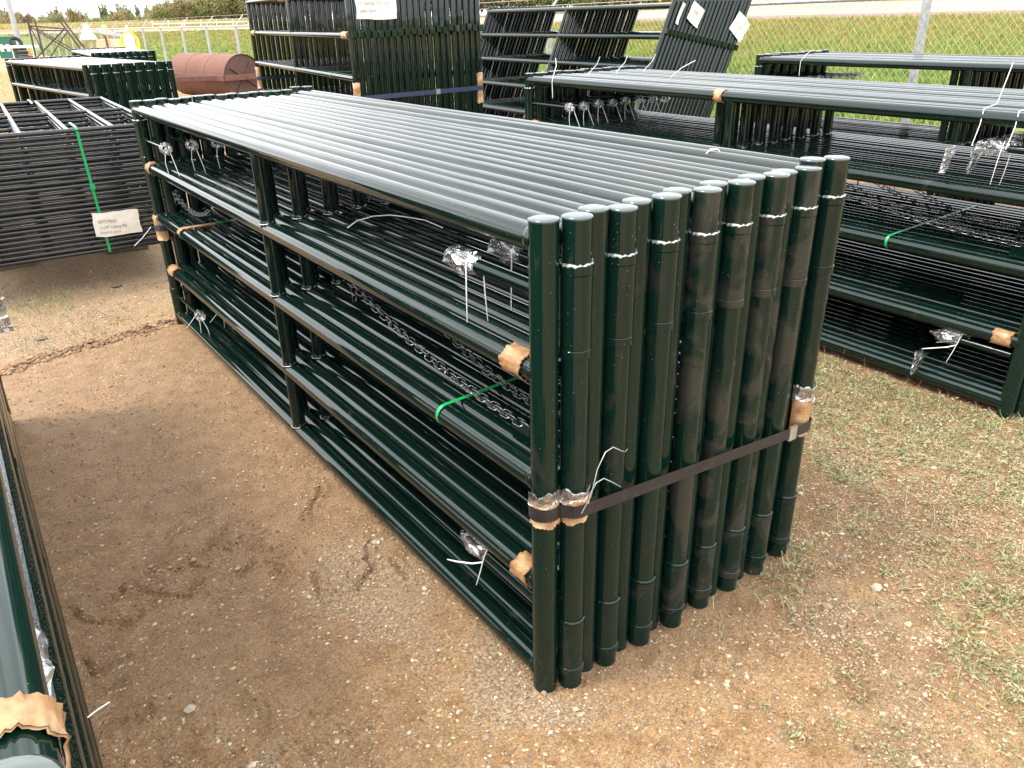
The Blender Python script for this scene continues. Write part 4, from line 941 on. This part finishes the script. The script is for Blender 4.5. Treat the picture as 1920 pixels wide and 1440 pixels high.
def pebbles(name, x, y, size, base, faces, sink=.35, smooth=False, cb=1.):
    n = len(x); z = ground_z(x, y)
    S = size[:, None] * rng.uniform(.65, 1.35, (n, 3)) * np.array([1.15, .95, .62]); a = rng.uniform(0, 2 * math.pi, n); c, s = np.cos(a), np.sin(a)
    k = len(base); B = base[None] * S[:, None] * rng.uniform(.82, 1.18, (n, k, 1))
    X = B[..., 0] * c[:, None] - B[..., 1] * s[:, None]; Y = B[..., 0] * s[:, None] + B[..., 1] * c[:, None]
    V = np.stack([X + x[:, None], Y + y[:, None], B[..., 2] + (z + S[:, 2] * sink)[:, None]], -1).reshape(-1, 3)
    F = (faces[None] + (np.arange(n) * k)[:, None, None]).reshape(-1, 3)
    col = PCOL[rng.integers(0, len(PCOL), n)] * rng.uniform(.45, .92, (n, 1)) * cb; col = np.repeat(col, k, 0)
    put(name, np_mesh(name, V, F, 'pebble', np.clip(col, 0, 1), smooth), kind='stuff', label='loose tan gravel and pebbles scattered over the yard', category='gravel')
def dens_fine(x, y):
    d, v, p = masks(x, y); c = vnoise(x, y, 7, 41, 3)
    r = np.hypot(x - CAM_POS.x, y - CAM_POS.y)
    q = (.35 + .9 * p + .25 * v) * (1 - .45 * d) * sstep(.30, .60, c) + .12
    return np.clip(q, 0, 1) * np.clip(3.2 / r, 0, 1) ** 1.5 * ~((x > .02) & (x < .98) & (y > .2) & (y < 3.6))
x, y = scatter_xy(620000, dens_fine, (-1.6, 4.6, -1.0, 6.8)); pebbles('gravel', x, y, rng.gamma(3, .00075, len(x)) + .0014, OCT, OF)
def dens_big(x, y):
    d, v, p = masks(x, y); return np.clip(.5 + p - .65 * d, .08, 1) * sstep(.35, .6, vnoise(x, y, 4, 43, 3))
x, y = scatter_xy(9000, dens_big, (-1.8, 4.8, -1.0, 8.2)); pebbles('gravel', x, y, rng.gamma(3, .0013, len(x)) + .003, ICO, IF, .3)
# dark crumbly clods along the mud ridge and the tread marks
t_r = rng.uniform(0, 1, 2600); rp = np.array(RIDGE); ti = t_r * (len(rp) - 1.001); i0 = ti.astype(int); fr0 = (ti - i0)[:, None]
pc = rp[i0] * (1 - fr0) + rp[i0 + 1] * fr0 + rng.normal(0, 1, (2600, 2)) * np.array([.03, .035])
gp = np.concatenate([np.array(g_)[:-1][:, None] * (1 - u_) + np.array(g_)[1:][:, None] * u_ for g_ in GROOVES for u_ in [rng.random((len(g_) - 1, 34, 1))] for g_ in [g_]], 0).reshape(-1, 2) + rng.normal(0, .014, (sum(len(g_) - 1 for g_ in GROOVES) * 34, 2))
for nm_, q_, sz_ in (('soil_clods', pc, rng.gamma(3, .0018, len(pc)) + .002), ('soil_clods', gp, rng.gamma(3, .0007, len(gp)) + .001)):
    PC0 = PCOL.copy(); PCOL[:] = np.array([.36, .21, .11]) * rng.uniform(.6, 1.4, (len(PCOL), 1)); pebbles(nm_, q_[:, 0], q_[:, 1], sz_, ICO, IF, .25); PCOL[:] = PC0
# a few single stones that stand out
for (x0, y0, s, ci, lb) in ((-.178, 4.741 - .0, .034, 5, 'fist-size dark grey stone before the flat stack'), (-.76, 3.93, .032, 6, 'grey stone on the pale gravel at the left'), (-.83, .52, .016, 4, 'small pale rounded stone on the bare dirt, low left'), (1.1, -.34, .018, 4, 'pale flat stone in the weeds, lower right')):
    n = len(ICO); V = ICO * np.array([1.2, .9, .6]) * s * rng.uniform(.8, 1.2, (n, 1)) + np.array([x0, y0, float(ground_z(np.array([x0]), np.array([y0]))[0]) + s * .3])
    put('stone', np_mesh('stone', V, IF, 'pebble', np.tile(PCOL[ci] * .6, (n, 1)), False), label=lb, category='stone')
LEAF_OLIVE = np.array([(.24, .27, .12), (.33, .35, .19), (.18, .25, .085), (.44, .40, .24), (.38, .20, .11), (.50, .46, .30), (.14, .21, .065), (.26, .32, .13)])
def weeds(name, x, y, size, n_leaf, cols, label, up=.5, flat=.35):
    n = len(x); z = ground_z(x, y); N_ = n * n_leaf
    cx = np.repeat(x, n_leaf); cy = np.repeat(y, n_leaf); cz = np.repeat(z, n_leaf); sz = np.repeat(size, n_leaf)
    a = rng.uniform(0, 2 * math.pi, N_); rad = rng.random(N_) ** .7 * sz; bx = cx + rad * np.cos(a); by = cy + rad * np.sin(a); bz = cz + rng.random(N_) * sz * up
    la = rng.uniform(0, 2 * math.pi, N_); ll = sz * rng.uniform(.2, .55, N_); lw = ll * rng.uniform(.16, .42, N_); ti = rng.uniform(-.25, 1.1, N_) * flat
    dx, dy, dz = np.cos(la) * ll, np.sin(la) * ll, ti * ll * 1.6; px, py = -np.sin(la) * lw / 2, np.cos(la) * lw / 2
    A = np.stack([bx, by, bz], -1); D_ = np.stack([dx, dy, dz], -1); Pp = np.stack([px, py, rng.uniform(-.4, .4, N_) * lw], -1)
    V = np.stack([A, A + D_ * .5 + Pp + np.array([0, 0, .001]), A + D_, A + D_ * .5 - Pp], 1).reshape(-1, 3)
    F = np.arange(N_ * 4).reshape(-1, 4)
    base = np.repeat(cols[rng.integers(0, len(cols), n)], n_leaf, 0) * .55 + cols[rng.integers(0, len(cols), N_)] * .45
    col = np.repeat(base * rng.uniform(.7, 1.25, (N_, 1)), 4, 0)
    put(name, np_mesh(name, V, F, 'leaf', np.clip(col, 0, 1), False), kind='stuff', label=label, category='weeds')
def stems(name, x, y, ln, cols, label, lean=.9, w=.0012):
    n = len(x); z = ground_z(x, y); a = rng.uniform(0, 2 * math.pi, n); k = 5; V = []
    t = np.linspace(0, 1, k); bend = rng.uniform(-1.2, 1.2, n); le = rng.uniform(.15, lean, n)
    for i in range(k):
        aa = a + bend * t[i]; hx = x + np.cos(aa) * ln * t[i] * le; hy = y + np.sin(aa) * ln * t[i] * le; hz = z + ln * t[i] * (1 - .55 * t[i] * le) * np.maximum(.12, 1 - le)
        ww = w * (1 - .6 * t[i]); V.append(np.stack([hx - np.sin(aa) * ww, hy + np.cos(aa) * ww, hz], -1)); V.append(np.stack([hx + np.sin(aa) * ww, hy - np.cos(aa) * ww, hz + ww], -1))
    V = np.stack(V, 1).reshape(-1, 3); o = (np.arange(n) * 2 * k)[:, None]
    F = np.concatenate([o + np.array([2 * i, 2 * i + 1, 2 * i + 3, 2 * i + 2]) for i in range(k - 1)], 0)
    col = np.repeat(cols[rng.integers(0, len(cols), n)] * rng.uniform(.7, 1.2, (n, 1)), 2 * k, 0)
    put(name, np_mesh(name, V, F, 'leaf', np.clip(col, 0, 1), False), kind='stuff', label=label, category='weeds')
nostack = lambda x, y: ~((x > -.06) & (x < 1.06) & (y > -.07) & (y < 3.7)) & ~((x > 2.62) & (x < 3.8) & (y > -.05) & (y < 3.7)) & ~((x < -1.06) & (y < 2.85))
def dens_veg(x, y):
    d, v, p = masks(x, y); return v * np.clip(.16 + 1.0 * sstep(.40, .56, vnoise(x, y, 3.2, 51, 4)) + .5 * sstep(1.4, 2.2, x), 0, 1) * nostack(x, y) * np.clip(3.6 / np.hypot(x - CAM_POS.x, y - CAM_POS.y), .15, 1)
x, y = scatter_xy(60000, dens_veg, (.35, 5.6, -1.0, 6.0)); weeds('weeds', x, y, rng.uniform(.015, .045, len(x)), 14, LEAF_OLIVE, 'low olive and straw coloured weeds covering the right of the yard')
STRAW = np.array([(.50, .40, .22), (.44, .36, .16), (.36, .20, .12), (.30, .32, .10), (.55, .48, .30)])
x, y = scatter_xy(48000, dens_veg, (.35, 5.6, -1.0, 6.0)); stems('dry_stems', x, y, rng.uniform(.03, .11, len(x)), STRAW, 'thin dry stems tangled through the weeds at the right')
def dens_edge(x, y): return (np.exp(-np.abs(x - 2.55) / .10) * (y < 3) + np.exp(-np.abs(y - 3.95) / .14) * (x > -.9) * (x < .1) + np.exp(-((y + .12) / .10) ** 2) * (x > .45) * (x < 1.4) * .5 + sstep(.6, .0, np.hypot(x + .75, (y - 4.65) * 1.6)) * 1.5 + sstep(.2, .0, np.hypot(x + .55, (y - 4.35) * 1.2)) * 2) * nostack(x, y) * sstep(.3, .6, vnoise(x, y, 6, 55, 2))
x, y = scatter_xy(42000, dens_edge, (-1.3, 2.75, -.6, 5.2)); stems('grass_tufts', x, y, rng.uniform(.03, .10, len(x)), np.array([(.20, .26, .06), (.34, .34, .12), (.46, .40, .20), (.16, .21, .05)]), 'short grass growing along the stack feet and the mud ridge', .6, .0016)
def dens_sparse(x, y): d, v, p = masks(x, y); return (.25 - .17 * d) * sstep(.55, .75, vnoise(x, y, 3.5, 57, 3)) * nostack(x, y) * 2.
x, y = scatter_xy(3200, dens_sparse, (-1.1, 1.8, -.8, 5.6)); stems('dry_stems', x, y, rng.uniform(.015, .05, len(x)), STRAW, 'sparse straw bits lying on the bare dirt', 1.0, .0010)
x, y = scatter_xy(900, dens_sparse, (-1.1, 1.8, -.8, 5.6)); weeds('weeds', x, y, rng.uniform(.008, .02, len(x)), 9, LEAF_OLIVE, 'tiny weeds sprouting from the bare dirt')
# rough grass beyond the left stacks, inside the fence
def dens_yard(x, y): return sstep(12, 15, y) * .9 * (x < 7.9)
x, y = scatter_xy(26000, dens_yard, (-3, 8, 11, 45)); stems('grass_tufts', x, y, rng.uniform(.06, .20, len(x)), np.array([(.26, .30, .07), (.42, .36, .14), (.5, .42, .2), (.2, .26, .06)]), 'rough grass round the roller inside the fence', .5, .006)
# tussocks on the field beyond the fence
def lawn(n):
    a = np.where(rng.random(n) < .72, rng.uniform(-.12, .62, n), rng.uniform(-.62, -.1, n)); q = rng.random(n) ** .8
    Df = (8.0 - CAM_POS.x) / np.maximum(FWD[0] + a * RGT[0], 1e-3); D1, z1 = far_row('s', a)
    D = Df * (1 - q) + D1 * q; x, y = far_pt(a, D); x0, y0 = far_pt(a, Df); z0 = yard_z(x0, y0) - .02
    qq = np.where(a > 0, q, q ** 2.2); z = z0 * (1 - qq) + z1 * qq - .03
    nb = 5; N_ = n * nb; X = np.repeat(x, nb) + rng.normal(0, .04, N_); Y = np.repeat(y, nb) + rng.normal(0, .04, N_); Z = np.repeat(z, nb)
    h = np.repeat(rng.uniform(.07, .22, n), nb) * rng.uniform(.6, 1.2, N_); an = rng.uniform(0, 2 * math.pi, N_); w = .010 + .0011 * np.repeat(D, nb)
    lx, ly = rng.normal(0, .35, N_) * h, rng.normal(0, .35, N_) * h
    V = np.stack([np.stack([X - np.cos(an) * w, Y - np.sin(an) * w, Z], -1), np.stack([X + np.cos(an) * w, Y + np.sin(an) * w, Z], -1), np.stack([X + lx, Y + ly, Z + h], -1)], 1).reshape(-1, 3)
    yl = np.clip(sstep(.35, .8, q + rng.normal(0, .16, n)) , 0, 1)[:, None]
    g1 = np.array([(.10, .19, .018), (.18, .28, .032), (.26, .35, .055)])[rng.integers(0, 3, n)]; g2 = np.array([(.30, .27, .05), (.36, .23, .07), (.20, .27, .035)])[rng.integers(0, 3, n)]
    col = np.repeat((g1 * (1 - yl) + g2 * yl) * rng.uniform(.75, 1.2, (n, 1)), nb * 3, 0)
    put('field_tussocks', np_mesh('field_tussocks', V, np.arange(N_ * 3).reshape(-1, 3), 'leaf', np.clip(col, 0, 1), False), kind='stuff', label='green to yellow rough grass on the slope beyond the fence', category='grass')
lawn(70000)

# ------------------------------------------------------------------ treeline
def make_tree(seed, h, w, nleaf, cols, wispy=.5):
    g = np.random.default_rng(seed); t = {}
    mb = MB(); nb = 9; tips = []
    mb.path([(0, 0, -.3), (g.normal(0, .05), g.normal(0, .05), h * .35)], [.05 * h / 3, .035 * h / 3], 6)
    for k in range(nb):
        a = g.uniform(0, 6.28); r = g.uniform(.2, .5) * w; top = (r * math.cos(a), r * math.sin(a), h * g.uniform(.55, 1.0)); mid = (top[0] * .45, top[1] * .45, top[2] * .5)
        mb.path([(0, 0, h * .08), mid, top], [.03 * h / 3, .02 * h / 3, .006], 5); tips.append((mid, top))
    trunk = mb.mesh('trunk', 'bark')
    idx = g.integers(0, nb, nleaf); tt = g.uniform(-.1, 1.08, nleaf) ** 1.0; mids = np.array([tips[i][0] for i in idx]); tops = np.array([tips[i][1] for i in idx])
    c = mids * (1 - tt[:, None]) + tops * tt[:, None] + g.normal(0, 1, (nleaf, 3)) * np.array([.16 * w, .16 * w, .08 * h]) * (1.1 - .65 * tt[:, None])
    c[:, 2] = np.abs(c[:, 2]); s = .035 * h * g.uniform(.5, 1.3, nleaf)
    d1 = g.normal(0, 1, (nleaf, 3)); d1 /= np.linalg.norm(d1, axis=1)[:, None]; d2 = np.cross(d1, g.normal(0, 1, (nleaf, 3))); d2 /= np.linalg.norm(d2, axis=1)[:, None]
    V = np.stack([c - d1 * s[:, None], c + d2 * s[:, None] * .5, c + d1 * s[:, None], c - d2 * s[:, None] * .5], 1).reshape(-1, 3)
    cl = np.array(cols)[g.integers(0, len(cols), nleaf)] * g.uniform(.6, 1.3, (nleaf, 1))
    return trunk, np_mesh('crown', V, np.arange(nleaf * 4).reshape(-1, 4), 'leaf', np.repeat(cl, 4, 0), False)
KINDS = [('willow_shrub', 'brownish leafless-looking willow scrub in the far treeline', 'shrub', make_tree(1, 4, 3.4, 2600, [(.30, .22, .12), (.38, .29, .17), (.20, .19, .08)])),
         ('birch_tree', 'thin pale green young tree standing above the far treeline', 'tree', make_tree(2, 6, 1.9, 1100, [(.15, .21, .09), (.20, .26, .12)])),
         ('green_bush', 'dense mid green bush in the far treeline', 'bush', make_tree(3, 3.2, 4.0, 2600, [(.13, .17, .05), (.19, .22, .07), (.26, .26, .09)])),
         ('autumn_shrub', 'yellow-olive tall shrub on the far hillside', 'shrub', make_tree(4, 6, 4.6, 3600, [(.28, .25, .10), (.37, .31, .14), (.20, .20, .07), (.42, .30, .16)]))]
def plant_tree(k, u, D, s, z, rz):
    nm, lb, cat, (tr, cr_) = KINDS[k]; X, Y = U(u, 40, D); t = thing(nm, lb, cat, (X, Y, z), rz, 'trees and shrubs along the far treeline'); t.scale = (s, s, s)
    put('trunk', tr, t); put('crown', cr_, t)
g = random.Random(8)
for u in range(-120, 300, 14):      # low scrub on the left
    D = g.uniform(150, 185); top = 22 - 6 * g.random(); k = g.choice((0, 0, 2, 2, 3)); hh = {0: 4, 2: 3.2, 3: 6}[k]
    want = (52.2 - .0225 * u - top - (8 if k == 2 else 0)) * D / 1780 + .6; plant_tree(k, u + g.uniform(-5, 5), D, want / hh * g.uniform(.85, 1.05), 1.35, g.uniform(0, 6))
for u in (6, 12, 28, 98, 104, 112, 135, 150, 196, 203, 228, 240, 247, 262, 280):
    plant_tree(1, u, 190, (46 - g.uniform(9, 20)) * 190 / 1780 / 6 + .12, 1.35, g.uniform(0, 6))
for u in range(290, 520, 12):       # taller hillside scrub
    for D, ex in ((130, 0), (150, 18)):
        rise = (u - 290) / 190; top = 14 - 42 * min(1, rise) - ex * rise; k = g.choice((3, 3, 0, 3, 2)); hh = {0: 4, 2: 3.2, 3: 6}[k]
        want = (46 - top) * D / 1780 + .4; plant_tree(k, u + g.uniform(-6, 6), D, want / hh * g.uniform(.85, 1.08), 1.4, g.uniform(0, 6))
for u in range(500, 1260, 13):
    k = g.choice((3, 0, 2)); plant_tree(k, u, g.uniform(110, 125), g.uniform(1.0, 1.9), 1.75, g.uniform(0, 6))
# yellow reeds in front of the scrub
def reeds(n):
    u = rng.uniform(-150, 560, n); a = (u - 944) * .904 / 1454.2; D = rng.uniform(102, 124, n); x, y = far_pt(a, D); z = 1.42 + (D - 101) * .009
    h = rng.uniform(.25, .75, n); w = rng.uniform(.05, .12, n)
    V = np.stack([np.stack([x - w * RGT[0], y - w * RGT[1], z - .1], -1), np.stack([x + w * RGT[0], y + w * RGT[1], z - .1], -1), np.stack([x + rng.normal(0, .1, n), y, z + h], -1)], 1).reshape(-1, 3)
    c = np.array([(.45, .36, .12), (.38, .33, .10), (.5, .38, .2), (.28, .28, .08)])[rng.integers(0, 4, n)]
    put('reeds', np_mesh('reeds', V, np.arange(n * 3).reshape(-1, 3), 'leaf', np.repeat(c, 3, 0), False), kind='stuff', label='yellow dry reeds before the treeline', category='reeds')
reeds(14000)
